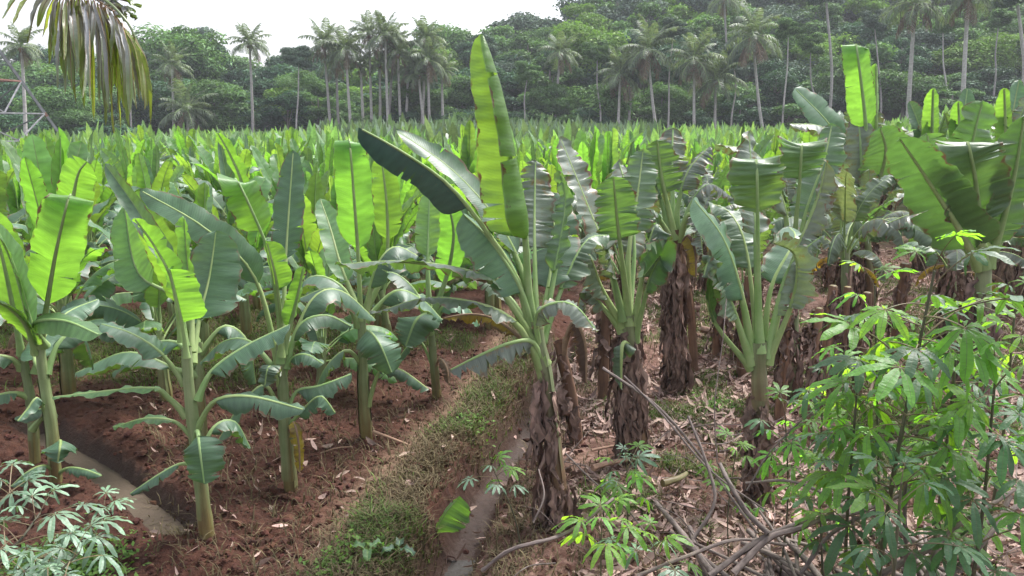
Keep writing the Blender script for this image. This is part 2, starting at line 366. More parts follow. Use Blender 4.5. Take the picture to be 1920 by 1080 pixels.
def land(x, y):
    x = np.asarray(x, float); y = np.asarray(y, float)
    z = .10*(fbm(x*.25, y*.25, 3, 2)-.5)
    near = 1-sstep(11, 14, y)
    dd = polyd(x, y, DITCH)
    bank = np.exp(-((dd+.48)/.40)**2)*.13*(1-sstep(14,18,y))
    z = z + bank
    z = z - .38*np.exp(-(np.abs(dd-.06)/.21)**4)*near
    right = sstep(.15, .9, dd)*(1-sstep(22,30,y))
    z = z + .05*right
    cd = chan_d(x, y)
    z = z - .20*(1-sstep(CHAN_W*.6, CHAN_W*1.9, cd))
    z = z + .09*np.exp(-((cd-.48)/.2)**2)*(y < 9.5)
    return z + hillz(x, y)
def masks(x, y):
    dd = polyd(x, y, DITCH)
    n1 = fbm(x*1.3, y*1.3, 21, 3); n2 = fbm(x*.7+9, y*.7, 33, 3)
    path = np.exp(-((dd+.78+.25*(n1-.5))/.22)**2)*(y < 14)*sstep(3, 4, y)
    path = np.maximum(path, .8*sstep(.5,.62,n2)*sstep(.2,.7,dd)*(1-sstep(16,24,y)))
    grass = sstep(.36,.56,n1)*np.exp(-((dd+.46)/.26)**2)*(y < 14)*(np.abs(dd-.06) > .15)
    gl = sstep(.50,.62,n2)*sstep(8.5,10.5,y)*(1-sstep(18,26,y))*.75
    gr = sstep(.54,.64,n1)*sstep(.6,1.4,dd)*(1-sstep(18,26,y))*.8
    grass = np.maximum(np.maximum(grass, gl), gr)
    litter = sstep(.1,.6,dd)*(1-sstep(20,27,y))
    wet_shade = np.maximum(1-sstep(CHAN_W*.8, CHAN_W*2.3, chan_d(x,y)), np.exp(-(np.abs(dd-.06)/.19)**4)*(y < 12)*.95)  # wet mud; along the ditch its shadow is painted in as well
    far = sstep(18, 30, y)
    return np.clip(path,0,1), np.clip(grass,0,1), np.clip(litter,0,1), np.clip(wet_shade,0,1), far
def clodz(x, y):
    p, gsm, l, w, far = masks(x, y)
    rough = (1-.75*p)*(1-.5*gsm)*(1-.55*l)*(1-.8*w)
    a = fbm(x*3.2, y*3.2, 50, 3)-.5
    b = np.abs(fbm(x*9, y*9, 61, 3)-.5)*2
    c = fbm(x*26, y*26, 71, 2)-.5
    return (.10*a + .075*(.35-b) + .030*c)*(.25+.75*rough)*(1-sstep(12, 26, y)*.7)
def gz(x, y): return float(land(x, y))
def gp(px, py):                                   # where a line of sight meets the land
    d = ray(px, py); t = 1.0; p = CAM
    lo, hi = 0.5, 400.0
    tt = np.geomspace(.5, 400, 1500); q = CAM+d[None]*tt[:,None]
    below = q[:,2] < land(q[:,0], q[:,1])
    i = int(np.argmax(below)) if below.any() else len(tt)-1
    return q[i]

def land_mesh():
    ys = np.r_[np.linspace(-14, 2.6, 60)[:-1], np.geomspace(2.6, 17, 800)[:-1], np.geomspace(17, 420, 260)]
    ss = np.linspace(-1, 1, 860)
    Y = np.broadcast_to(ys[:,None], (len(ys), len(ss)))
    X = ss[None]*(3.0+.85*np.clip(ys, 0, None)[:,None]+np.clip(-ys,0,None)[:,None]*.8)
    Z = land(X, Y)+clodz(X, Y)*(Y > 1)
    g = G(); g.grid(np.stack([X, Y, Z], -1)[:, ::-1])
    me = g.mesh('ground', MG)
    mk = masks(X[:, ::-1], Y[:, ::-1])
    for nm, a in zip(('path','grassy','litter','wet_shade','far'), mk):
        at = me.attributes.new(nm, 'FLOAT', 'POINT'); at.data.foreach_set('value', np.ascontiguousarray(np.broadcast_to(a, X.shape)).astype(np.float32).ravel())
    return obj('ground', me)
def ground_mat():
    k = NT('ground_soil'); pos = k.n('NewGeometry').outputs['Position']
    A = lambda n: k.n('Attribute', _attribute_name=n).outputs['Fac']
    n1 = k.noise(2.2, 6, pos, .62); n2 = k.noise(30, 5, pos, .65); n3 = k.noise(9, 5, pos, .6); n4 = k.noise(110, 3, pos, .6)
    c = k.mix(k.ramp(n1, .35, .65), (.032,.0135,.009), (.062,.025,.016))
    c = k.mix(k.ramp(n2, .42, .68, 0, .75), c, (.085,.036,.023))
    c = k.mix(k.ramp(n4, .60, .70, 0, .6), c, (.15,.08,.052))
    c = k.mix(k.math('MULTIPLY', A('path'), k.ramp(n3, .25, .6, .35, 1)), c, k.mix(n2, (.15,.088,.058), (.25,.165,.115)))
    c = k.mix(k.math('MULTIPLY', A('litter'), k.ramp(n3, .42, .62, .15, .75)), c, k.mix(n2, (.17,.09,.065), (.30,.20,.165)))
    c = k.mix(k.math('MULTIPLY', A('grassy'), k.ramp(n2, .3, .6, .3, .95)), c, k.mix(n4, (.06,.06,.027), (.12,.11,.055)))
    c = k.mix(k.math('MULTIPLY', A('wet_shade'), .75), c, (.05,.036,.028))
    c = k.mix(k.math('MULTIPLY', A('far'), k.ramp(n1, .3, .6, .4, .95)), c, (.05,.06,.022))
    rg = k.ramp(A('wet_shade'), .2, 1, .95, .5)
    bp = k.n('Bump', Strength=.7, Distance=.025, Height=k.math('ADD', k.math('MULTIPLY', n2, 1.0), k.math('MULTIPLY', n4, .35)))
    pr = k.n('BsdfPrincipled', Base_Color=c, Roughness=rg, Normal=bp); pr.inputs['Specular IOR Level'].default_value = .25
    return k.end(pr)
MG = ground_mat()
tag(land_mesh(), kind='structure')
# muddy water standing in the furrow on the left
k = NT('muddy_water'); nz = k.noise(25, 4, k.n('NewGeometry').outputs['Position'])
MW = k.end(k.n('BsdfPrincipled', Base_Color=k.mix(nz, (.075,.055,.040), (.11,.085,.062)), Roughness=k.ramp(nz, .3, .7, .6, .8), Normal=k.n('Bump', Strength=.25, Distance=.02, Height=nz), **{'Specular_IOR_Level': .2}))
g = G(); cl = catmull(np.c_[CHAN, np.full(len(CHAN), 0.)], 40); cl[:,2] = np.median([gz(a, b) for a, b in cl[:,:2]])+.045
t = np.gradient(cl, axis=0); nn = np.c_[-t[:,1], t[:,0], np.zeros(40)]; nn /= np.linalg.norm(nn, axis=1)[:,None]
g.grid(np.stack([cl-nn*.15, cl, cl+nn*.15], 1)); tag(g.build('furrow_water', MW), kind='structure')

MD2 = NT('ditch_mud'); nz = MD2.noise(30, 5, MD2.n('NewGeometry').outputs['Position'])
MD2 = MD2.end(MD2.n('BsdfPrincipled', Base_Color=MD2.mix(nz, (.035,.03,.026), (.075,.068,.06)), Specular_IOR_Level=.3, Roughness=MD2.ramp(nz, .3, .7, .35, .7), Normal=MD2.n('Bump', Strength=.4, Distance=.02, Height=nz)))
g = G(); cl = catmull(np.c_[DITCH[:3], np.zeros(3)], 30); cl[:,0] += .06; cl[:,2] = np.array([gz(a, b) for a, b in cl[:,:2]])+.035
g.grid(np.stack([cl+[.16,0,0], cl, cl-[.16,0,0]], 1)[::-1, ::-1]); tag(g.build('ditch_water', MD2), kind='structure')
# ------------------------------------------------------------------ banana plants
MY = [M['young'], M['rib']]; MD = [M['dark'], M['rib']]; MO = [M['old'], M['rib']]; MWn = [M['worn'], M['rib']]
MYE = [M['yellow'], M['rib_dead']]; MDE = [M['dead'], M['rib_dead']]; MR = [M['shaded'], M['rib']]
LM = {'young': MY, 'dark': MD, 'old': MO, 'worn': MWn, 'yellow': MYE, 'dead': MDE, 'shaded': MR}
STEM = [M['stem'], M['stem_old'], M['stem_brown']]

def pseudostem(g, pts, r0, r1, rng, mi=0):
    mi = (mi, mi)
    c = catmull(pts, 22); q = np.linspace(0, 1, 22)
    r = r0+(r1-r0)*q**.8; r = r*(1+.05*np.sin(q*23+rng.random()*6))
    r[0] *= 1.12; rnd = rng.random()
    g.tube(c, r, 14, mi[0], rnd, False, .03, rng); Ls = np.linalg.norm(np.diff(c, axis=0), axis=1).sum()
    for j in range(3):                                   # overlapping sheaths that peel at their margins
        a = rng.integers(1, 8); b = a+rng.integers(8, 13); b = min(b, 21); th0 = rng.random()*6.28; th = th0+np.linspace(0, 2.2, 9)
        cc = c[a:b]; rr = r[a:b]*1.07
        V = cc[:,None]+rr[:,None,None]*np.stack([np.cos(th), np.sin(th), 0*th], -1)[None]*np.r_[1.10, np.ones(7), 1.10][None,:,None]
        uv = np.stack(np.broadcast_arrays(th[None]/6.28, (np.linspace(a, b, b-a)/21*Ls+rng.normal(0, .12))[:,None]), -1)
        g.grid(V, uv, mi[0], rnd)
def strip(g, p, az, L, w, rng, out=.08, mi=0, n=11):
    """a dead hanging leaf: leaves the stem, turns down and hangs crinkled"""
    t = np.linspace(0, 1, n); o = np.array([math.cos(az), math.sin(az), 0]); s = np.array([-math.sin(az), math.cos(az), 0])
    c = p+o*(out*np.sin(np.clip(t*3, 0, 1.57))+.05*rng.standard_normal(n).cumsum()*.22)[:,None]+s*(.03*rng.standard_normal(n).cumsum()*.6)[:,None]
    c[:,2] -= L*np.clip(t-.04, 0, 1)
    ww = .8*w*(.35+.9*np.sin(np.clip(t*1.15, 0, 1)*math.pi)**.7)*(1+.25*rng.standard_normal(n)); ww[-1] *= .3
    f = rng.uniform(-.6, .6); tw = rng.uniform(-.8, .8)+np.linspace(0, rng.uniform(-1.2, 1.2), n)
    sv = s[None]*np.cos(tw)[:,None]+o[None]*np.sin(tw)[:,None]; nv = o[None]*np.cos(tw)[:,None]-s[None]*np.sin(tw)[:,None]
    Pg = np.stack([c+sv*(x*ww)[:,None]+nv*(abs(x)*f*ww)[:,None] for x in (-1, -.4, .3, 1)], 1)
    Pg += .011*rng.standard_normal(Pg.shape)
    uv = np.stack(np.broadcast_arrays(np.linspace(0, .6, 4)[None]+rng.random(), t[:,None]*L+rng.random()*5), -1)
    g.grid(Pg, uv, mi, rng.random())
def skirt(rng, path, r, n, Lr=(.35, .9), wr=(.025, .07), zr=(.25, 1), out=(.02, .14), face=True):
    g = G(); c = catmull(path, 40)
    for i in range(n):
        t = rng.uniform(*zr); p = c[int(t*39)].copy(); az = rng.normal(3.5, 1.15) if face else rng.uniform(0, 6.28); rr = r*(1.05-.3*t)
        L = min(rng.uniform(*Lr), max(.15, p[2]-c[0][2]-.02)*1.02)
        strip(g, p+np.array([math.cos(az), math.sin(az), 0])*rr, az, L, rng.uniform(*wr), rng, rng.uniform(*out))
    return g

def young_proto(seed, nl=8, hs=1.05, detail=1, lowdead=False):
    """meshes of one young plant: [(name, G, materials)]"""
    rng = np.random.default_rng(seed); out = []
    lean = rng.normal(0, .05, 2); g = G()
    st = np.array([[0,0,-.12],[lean[0]*.4,lean[1]*.4,hs*.5],[lean[0],lean[1],hs]])
    pseudostem(g, st, .082, .05, rng); out.append(('pseudostem', g, STEM))
    a0 = rng.uniform(0, 360)
    nl += 5
    for i in range(nl):
        f = i/(nl-1)                                     # 0 oldest .. 1 newest
        az = a0+i*151+rng.normal(0, 18); L = (1.0+.45*min(1, f*1.5))*rng.uniform(.88, 1.15)
        if f > .95 and seed % 3 == 0: e0, e1 = 84, 20
        elif f > .9: e0, e1 = 86, 82
        elif f > .55: e0 = 58+27*f+rng.normal(0, 7); e1 = e0-rng.uniform(5, 85)*(1.35-f)
        else: e0 = 34+55*f+rng.normal(0, 10); e1 = e0-rng.uniform(45, 120)
        p = arc_path(hs*(.62+.40*f), az, e0, e1, L, 8, .03, 1.4, rng.normal(0, 8)); p[:,:2] += lean
        hw = (.185 if f < .55 else .175+.02*f)*rng.uniform(.8, 1.2)
        g = G(); up = f > .55
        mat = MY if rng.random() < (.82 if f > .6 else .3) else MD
        kw = dict(fold=tuple(rng.uniform(5, 34, 2)) if up else tuple(rng.uniform(-30, 0, 2)), bend=tuple(rng.uniform(-25, 10, 2)) if up else tuple(rng.uniform(-50, -10, 2)),
                  tears=0 if f > .85 else int(rng.integers(0, 4)) if up else int(rng.integers(5, 11)), var=11 if up else 24, tip=rng.uniform(2.2, 5), base=rng.uniform(.03, .08), taper=rng.uniform(.1, .35), mg=.07,
                  roll=tuple(rng.normal(0, 28, 2)), wave=rng.uniform(.008, .03), t0=.22 if f < .9 else .12, r0=.018, n=26, m=4 if detail else 3, seed=int(rng.integers(1e9)))
        gt = G(); leaf(g, p, hw if f < .9 else hw*rng.uniform(.5, .95), az, gt=gt, **kw); out.append(('leaf', g, mat, gt))
    if lowdead or rng.random() < .4:
        g = G(); p = arc_path(hs*.7, rng.uniform(0, 360), 30, -85, .6, 8, .05); leaf(g, p, .10, tears=5, fold=(-40,-40), bend=(-30,-30), var=20, r0=.012, seed=seed)
        out.append(('dying_leaf', g, MYE if rng.random() < .5 else MDE))
    return out
def mature_proto(seed, nl=9, hs=1.9, ns=50):
    rng = np.random.default_rng(seed); out = []
    lean = rng.normal(0, .10, 2); g = G()
    st = np.array([[0,0,-.12],[lean[0]*.3,lean[1]*.3,hs*.5],[lean[0],lean[1],hs]])
    pseudostem(g, st, .12, .07, rng, 1); out.append(('pseudostem', g, STEM))
    out.append(('dead_leaf_skirt', skirt(rng, st, .12, ns, (.4, 1.1), (.02, .055), (.3, .95), (.02, .12)), M['skirt']))
    a0 = rng.uniform(0, 360)
    for i in range(nl):
        f = i/(nl-1); az = a0+i*146+rng.normal(0, 14); L = rng.uniform(1.35, 1.85)
        if f > .92: e0, e1 = 86, 78
        elif f > .5: e0 = 62+22*f; e1 = e0-rng.uniform(25, 85)
        else: e0 = 52+22*f; e1 = e0-rng.uniform(95, 145)
        p = arc_path(hs*(.88+.14*f), az, e0, e1, L, 8, .05, 1.5, rng.normal(0, 12)); p[:,:2] += lean
        g = G(); gt = G(); up = f > .5; mat = MO if rng.random() < .6 else MWn
        leaf(g, p, rng.uniform(.20, .28), az, gt=gt, t0=.25, fold=tuple(rng.uniform(-15, 25, 2)) if up else tuple(rng.uniform(-55,-15,2)), bend=tuple(rng.uniform(-55,-5,2)),
             tears=int(rng.integers(6, 14)), var=30, td=.85, gap=.012, roll=tuple(rng.normal(0, 20, 2)), wave=.03, cr=.014, tip=rng.uniform(3, 7), base=.03, mg=.08, r0=.026, n=48, m=5, seed=int(rng.integers(1e9)), ragged=.05)
        out.append(('leaf', g, mat, gt))
    for j in range(2):
        g = G(); p = arc_path(hs*.86, rng.uniform(0, 360), 20, -88, rng.uniform(.9, 1.2), 8, .08)
        leaf(g, p, .13, tears=9, fold=(-50,-50), bend=(-40,-40), var=30, r0=.015, seed=seed+j, ragged=.25); out.append(('dying_leaf', g, MDE if j else MYE))
    return out
def make_things(parts, name, label, cat, group, merge=False):
    t = thing(name, label, cat, group=group)
    if not merge:
        for q in parts:
            o = q[1].build(q[0], q[2], t)
            if len(q) > 3: q[3].build('leaf_stalk', q[2], o)
    else:                                                # seen small: stem and one crown of leaves
        a = [p for p in parts if p[0] != 'leaf']; b = [p[:3] for p in parts if p[0] == 'leaf']+[('leaf', p[3], p[2]) for p in parts if len(p) > 3]
        for nm, g, m in a: g.build(nm, m, t)
        mats = []; h = G()
        for _, g, m in b:
            for x in m:
                if x not in mats: mats.append(x)
            o = h.n; sl = [mats.index(x) for x in m]
            h.V += g.V; h.uv += g.uv; h.rn += g.rn; h.n += g.n
            h.Q += [q+o for q in g.Q]; h.qm += [np.array([sl[v] for v in q]) for q in g.qm]
            h.T += [q+o for q in g.T]; h.tm += [np.array([sl[v] for v in q]) for q in g.tm]
        h.build('leaf_crown', mats, t)
    return t

class Hero:
    """a plant measured from the photograph: base point, then its stem and each leaf as points along its midrib"""
    def __init__(s, px, py, label, name='banana_plant', cat='banana plant', Y=None, group=None, seed=1):
        s.b = gp(px, py) if Y is None else P(px, py, Y)
        s.b[2] = gz(s.b[0], s.b[1]); s.Y = s.b[1]; s.k = s.Y/F_PX*1.03; s.rng = np.random.default_rng(seed); s.sd = seed*100
        s.t = thing(name, label, cat, s.b, group=group)
    def w(s, q):
        dy = q[2] if len(q) > 2 else 0
        return P(q[0], q[1], s.Y+dy)-s.b
    def stem(s, pts, r0, r1, mi=0, split=0, name='pseudostem'):
        mi = {(2, 1): 1, (0, 1): 0, (2, 2): 2}.get(mi, mi)
        p = [s.w(q) for q in pts]; d = p[0]-p[1]; p[0] = p[0]+d/np.linalg.norm(d)*.08; s.sp = np.array(p); q = .82 if mi == 0 else .92; r0 *= q; r1 *= q; s.r = r0*s.k
        g = G(); pseudostem(g, p, r0*s.k, r1*s.k, s.rng, mi); return g.build(name, STEM, s.t)
    def skirt(s, n, zr=(.2, .9), Lr=(.35, .9), wr=(.025, .07), out=(.02, .14), name='dead_leaf_skirt'):
        return skirt(s.rng, s.sp, s.r, n, Lr, wr, zr, out).build(name, M['skirt'], s.t)
    def leaf(s, mat, az, hw, pts, name='leaf', r0=9, **kw):
        s.sd += 1; kw.setdefault('seed', s.sd); g = G()
        if mat in ('old', 'worn'): kw.setdefault('cr', .013); kw.setdefault('wave', .025); kw.setdefault('base', .03); kw.setdefault('n', 50); kw.setdefault('mg', .08)
        if mat == 'young': kw.setdefault('cr', .004); kw.setdefault('mg', .04); kw.setdefault('tears', 1); kw.setdefault('var', 9)
        if mat == 'dark' and max(kw.get('fold', (9, 9))) <= 12 and kw.get('fold', (9, 9))[0] < 5: hw *= 1.38
        kw.setdefault('n', 40); kw.setdefault('m', 5); kw.setdefault('ns', 8)
        gt = G(); leaf(g, [s.w(q) for q in pts], hw*.88*s.k, az, r0=r0*s.k, r1=1.6*s.k, gt=gt, **kw)
        o = g.build(name, LM[mat], s.t); gt.build('leaf_stalk', LM[mat], o); return o
# ------------------------------------------------------------------ the plants of the front row, one by one
def HA():
    h = Hero(66, 872, 'young banana plant cut by the left edge, slim pale stem with small grey drooping leaves', seed=11)
    h.stem([(66,872),(58,760),(40,655)], 13, 9)
    h.leaf('young', -70, 46, [(42,662),(30,600,-.1),(4,480,-.25),(-25,390,-.4)], fold=(12,18), roll=(10,-10), t0=.2)
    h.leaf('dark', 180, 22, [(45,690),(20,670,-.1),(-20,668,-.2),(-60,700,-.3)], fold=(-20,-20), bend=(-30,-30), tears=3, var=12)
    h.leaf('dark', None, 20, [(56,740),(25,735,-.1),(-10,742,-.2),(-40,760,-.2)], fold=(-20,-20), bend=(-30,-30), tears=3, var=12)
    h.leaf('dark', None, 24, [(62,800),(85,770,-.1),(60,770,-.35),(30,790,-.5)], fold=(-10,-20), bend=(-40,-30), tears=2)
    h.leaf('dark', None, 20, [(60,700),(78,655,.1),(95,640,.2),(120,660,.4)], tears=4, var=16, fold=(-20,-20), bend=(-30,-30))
    h = Hero(106, 908, 'young banana plant in front at the far left with one wide glowing upright leaf', seed=12)
    h.stem([(106,908),(96,800),(82,715),(74,640)], 15, 10, split=.35)
    h.leaf('young', -84, 52, [(78,650),(86,590,-.05),(104,480,-.18),(125,385,-.28),(131,366,-.22),(137,372,-.08)], fold=(12,16), bend=(-8,-20), t0=0.24, tip=4.5, base=.10, roll=(0,-10), tears=1, var=6)
    h.leaf('young', -88, 42, [(130,420,.7),(146,330,.55),(163,303,.5)], fold=(10,10), tip=4, t0=.1)
    h.leaf('young', -150, 52, [(74,655),(58,600,-.12),(28,500,-.3),(-12,415,-.5)], fold=(20,6), roll=(25,10), t0=.18)
    h.leaf('young', -155, 48, [(72,660),(45,600,-.2),(-10,560,-.45),(-60,545,-.6)], fold=(6,-18), bend=(-15,-20), roll=(-25,-25), t0=.1)
    h.leaf('young', 0, 34, [(80,650),(62,606,-.2),(120,600,-.35),(188,628,-.45)], fold=(-5,-35), bend=(-15,-20), t0=.2, tip=5, roll=(-28,-8))
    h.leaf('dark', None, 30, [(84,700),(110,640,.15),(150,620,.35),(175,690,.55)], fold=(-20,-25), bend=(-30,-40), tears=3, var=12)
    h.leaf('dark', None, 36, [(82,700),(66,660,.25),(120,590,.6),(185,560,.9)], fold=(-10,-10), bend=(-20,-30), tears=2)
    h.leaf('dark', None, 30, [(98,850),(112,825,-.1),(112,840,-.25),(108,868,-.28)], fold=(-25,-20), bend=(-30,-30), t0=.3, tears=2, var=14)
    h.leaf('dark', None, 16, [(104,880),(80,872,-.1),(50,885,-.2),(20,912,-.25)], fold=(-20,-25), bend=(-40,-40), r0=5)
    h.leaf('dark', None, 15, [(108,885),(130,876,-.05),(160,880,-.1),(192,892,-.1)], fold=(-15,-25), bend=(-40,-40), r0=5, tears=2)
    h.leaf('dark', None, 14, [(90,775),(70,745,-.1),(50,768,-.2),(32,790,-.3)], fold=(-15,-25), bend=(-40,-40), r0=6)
def HB():
    h = Hero(388, 1003, 'young banana plant standing nearest on the red soil, thick yellow green stem, twisted glowing leaf', seed=13)
    h.stem([(388,1003),(376,900),(362,790),(352,700),(350,650)], 18.5, 11, split=.5)
    h.leaf('young', -86, 58, [(352,668),(345,620,-.04),(333,565,-.10),(318,503,-.14)], fold=(6,35), bend=(5,60), t0=0.38, tip=7, base=.05, roll=(0,18), r0=8)
    h.leaf('young', -105, 30, [(342,640,.05),(325,530,0),(290,460,-.05),(252,408,-.12)], fold=(35,15), bend=(15,-30), t0=.32, tip=4, roll=(15,25), r0=7)
    h.leaf('dark', 140, 26, [(350,660,.05),(325,510,.15),(262,400,.32),(196,306,.45)], fold=(35,25), t0=0.36, roll=(40,55), r0=8)
    h.leaf('young', 20, 38, [(356,660,.1),(358,560,.3),(350,480,.4),(345,405,.45)], fold=(20,15), t0=.25, roll=(-40,-30))
    h.leaf('dark', 80, 56, [(360,680,.2),(372,600,.4),(392,520,.6),(405,432,.75)], fold=(-5,-8), bend=(-15,-15), t0=.3, tears=2, var=8)
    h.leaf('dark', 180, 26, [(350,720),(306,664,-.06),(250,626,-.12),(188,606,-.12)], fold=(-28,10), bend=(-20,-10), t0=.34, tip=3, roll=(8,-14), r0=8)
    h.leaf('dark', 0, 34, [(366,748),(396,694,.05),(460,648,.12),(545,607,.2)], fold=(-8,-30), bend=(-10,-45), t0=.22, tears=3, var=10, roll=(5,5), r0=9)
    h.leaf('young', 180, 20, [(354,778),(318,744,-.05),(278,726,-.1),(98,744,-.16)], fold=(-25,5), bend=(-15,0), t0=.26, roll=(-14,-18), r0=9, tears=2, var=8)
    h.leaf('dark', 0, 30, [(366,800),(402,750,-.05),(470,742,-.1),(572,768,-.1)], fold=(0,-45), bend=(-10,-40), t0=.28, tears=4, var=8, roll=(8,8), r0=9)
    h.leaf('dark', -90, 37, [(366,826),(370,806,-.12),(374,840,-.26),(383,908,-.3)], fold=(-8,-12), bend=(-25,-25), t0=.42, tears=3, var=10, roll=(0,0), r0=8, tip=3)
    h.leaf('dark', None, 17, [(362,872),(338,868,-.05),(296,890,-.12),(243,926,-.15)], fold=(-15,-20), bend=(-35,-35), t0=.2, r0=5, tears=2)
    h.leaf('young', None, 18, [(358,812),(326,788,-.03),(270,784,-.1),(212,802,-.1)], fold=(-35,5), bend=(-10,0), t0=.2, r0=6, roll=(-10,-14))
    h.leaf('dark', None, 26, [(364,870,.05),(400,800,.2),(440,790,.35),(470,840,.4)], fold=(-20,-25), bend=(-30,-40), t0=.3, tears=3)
    h = Hero(384, 838, 'young banana plant half hidden straight behind the nearest one, dark stem', seed=14)
    h.stem([(384,838),(376,740),(372,640)], 11, 9)
    h.leaf('young', -84, 42, [(372,660),(345,560),(300,460,-.2),(262,392,-.3)], fold=(14,8), t0=.3)
    h.leaf('young', 70, 48, [(370,650),(330,560,.15),(258,510,.4),(232,385,.7)], fold=(12,8), bend=(0,-10), t0=0.46, tears=1, var=5, roll=(-15,5))
    h.leaf('dark', None, 40, [(372,660),(420,610,.1),(465,640,.2),(480,720,.25)], fold=(-20,-25), bend=(-30,-40), tears=4, var=14)
    h.leaf('dark', None, 34, [(374,680),(330,640,.1),(270,650,.2),(210,700,.3)], fold=(-20,-25), bend=(-30,-40), tears=4, var=14)
    h.leaf('dark', None, 34, [(374,700),(330,690,-.1),(240,660,-.1),(140,700,-.1)], fold=(-10,-35), bend=(-20,-40), tears=3, var=14)
def HC():
    h = Hero(546, 922, 'young banana plant with purple brown stem base and a folded glowing leaf above', seed=15)
    h.stem([(546,922),(537,820),(530,720),(526,645)], 17, 11)
    h.leaf('young', -80, 40, [(526,680),(524,600),(505,480,-.12),(472,395,-.25),(448,345,-.33),(441,336,-.25),(434,346,-.12)], fold=(16,8), bend=(10,-5), t0=0.62, tip=7, roll=(0,-30), base=.05)
    h.leaf('young', -80, 34, [(528,668,-.04),(527,600,-.06),(517,520,-.14),(500,452,-.2)], fold=(6,50), bend=(0,30), t0=0.58, tip=4, roll=(0,0), base=.06)
    h.leaf('dark', 92, 38, [(530,680,.1),(532,560,.25),(540,420,.5),(550,282,.75)], fold=(6,12), bend=(-18,-10), t0=0.47, tears=3, var=6, tip=2.2)
    h.leaf('dark', 150, 38, [(524,690,.05),(478,520,.05),(385,428,.1),(262,356,.2)], fold=(-5,14), bend=(-8,-15), t0=0.36, tip=2.4, roll=(38,30))
    h.leaf('young', -110, 24, [(462,420,1.6),(455,345,1.55),(432,290,1.5),(408,248,1.45)], fold=(10,10), t0=.2)
    h.leaf('dark', 180, 24, [(524,760),(496,720,-.05),(450,760,-.1),(405,832,-.1)], fold=(-30,-5), bend=(-30,-15), t0=.25, tears=3, r0=6)
    h.leaf('old', -100, 25, [(524,720),(512,690,-.12),(502,690,-.25),(496,725,-.28)], fold=(-10,-10), bend=(-25,-25), t0=.35, r0=5)
    h.leaf('dark', 0, 20, [(532,700),(548,670,-.02),(575,664,-.05),(607,682,-.05)], fold=(-5,-30), bend=(-10,-40), t0=.25, r0=5)
    h.leaf('dark', 0, 26, [(532,690),(560,610,.1),(610,590,.2),(660,612,.3)], fold=(-5,-35), bend=(-10,-40), t0=.25, tears=3, var=10)
    h.leaf('dark', 10, 26, [(536,770),(556,732,.05),(600,722,.1),(660,700,.2)], fold=(-10,-35), bend=(-30,-40), t0=.25, tears=4, var=10, r0=6)
    h.leaf('dark', 0, 22, [(536,800),(560,775,-.05),(600,742,-.1),(630,775,-.1)], fold=(-10,-35), bend=(-30,-40), t0=.25, tears=3, r0=6)
    h.leaf('yellow', -60, 16, [(538,820),(550,790,-.08),(560,830,-.14),(563,885,-.15)], name='dying_leaf', fold=(-15,-15), bend=(-25,-25), t0=.25, tears=3, r0=4)
    h.leaf('dark', 175, 30, [(526,700,.05),(470,640,.15),(420,640,.25),(375,680,.3)], fold=(-20,-20), bend=(-30,-40), t0=.25, tears=4)
    h.leaf('dark', 30, 34, [(532,670,.1),(585,560,.3),(640,545,.5),(705,600,.7)], fold=(-20,-20), bend=(-30,-40), t0=.25, tears=4)
    h.leaf('young', -40, 26, [(528,660),(545,600,-.05),(560,540,-.1),(568,500,-.12)], fold=(30,10), t0=.3)
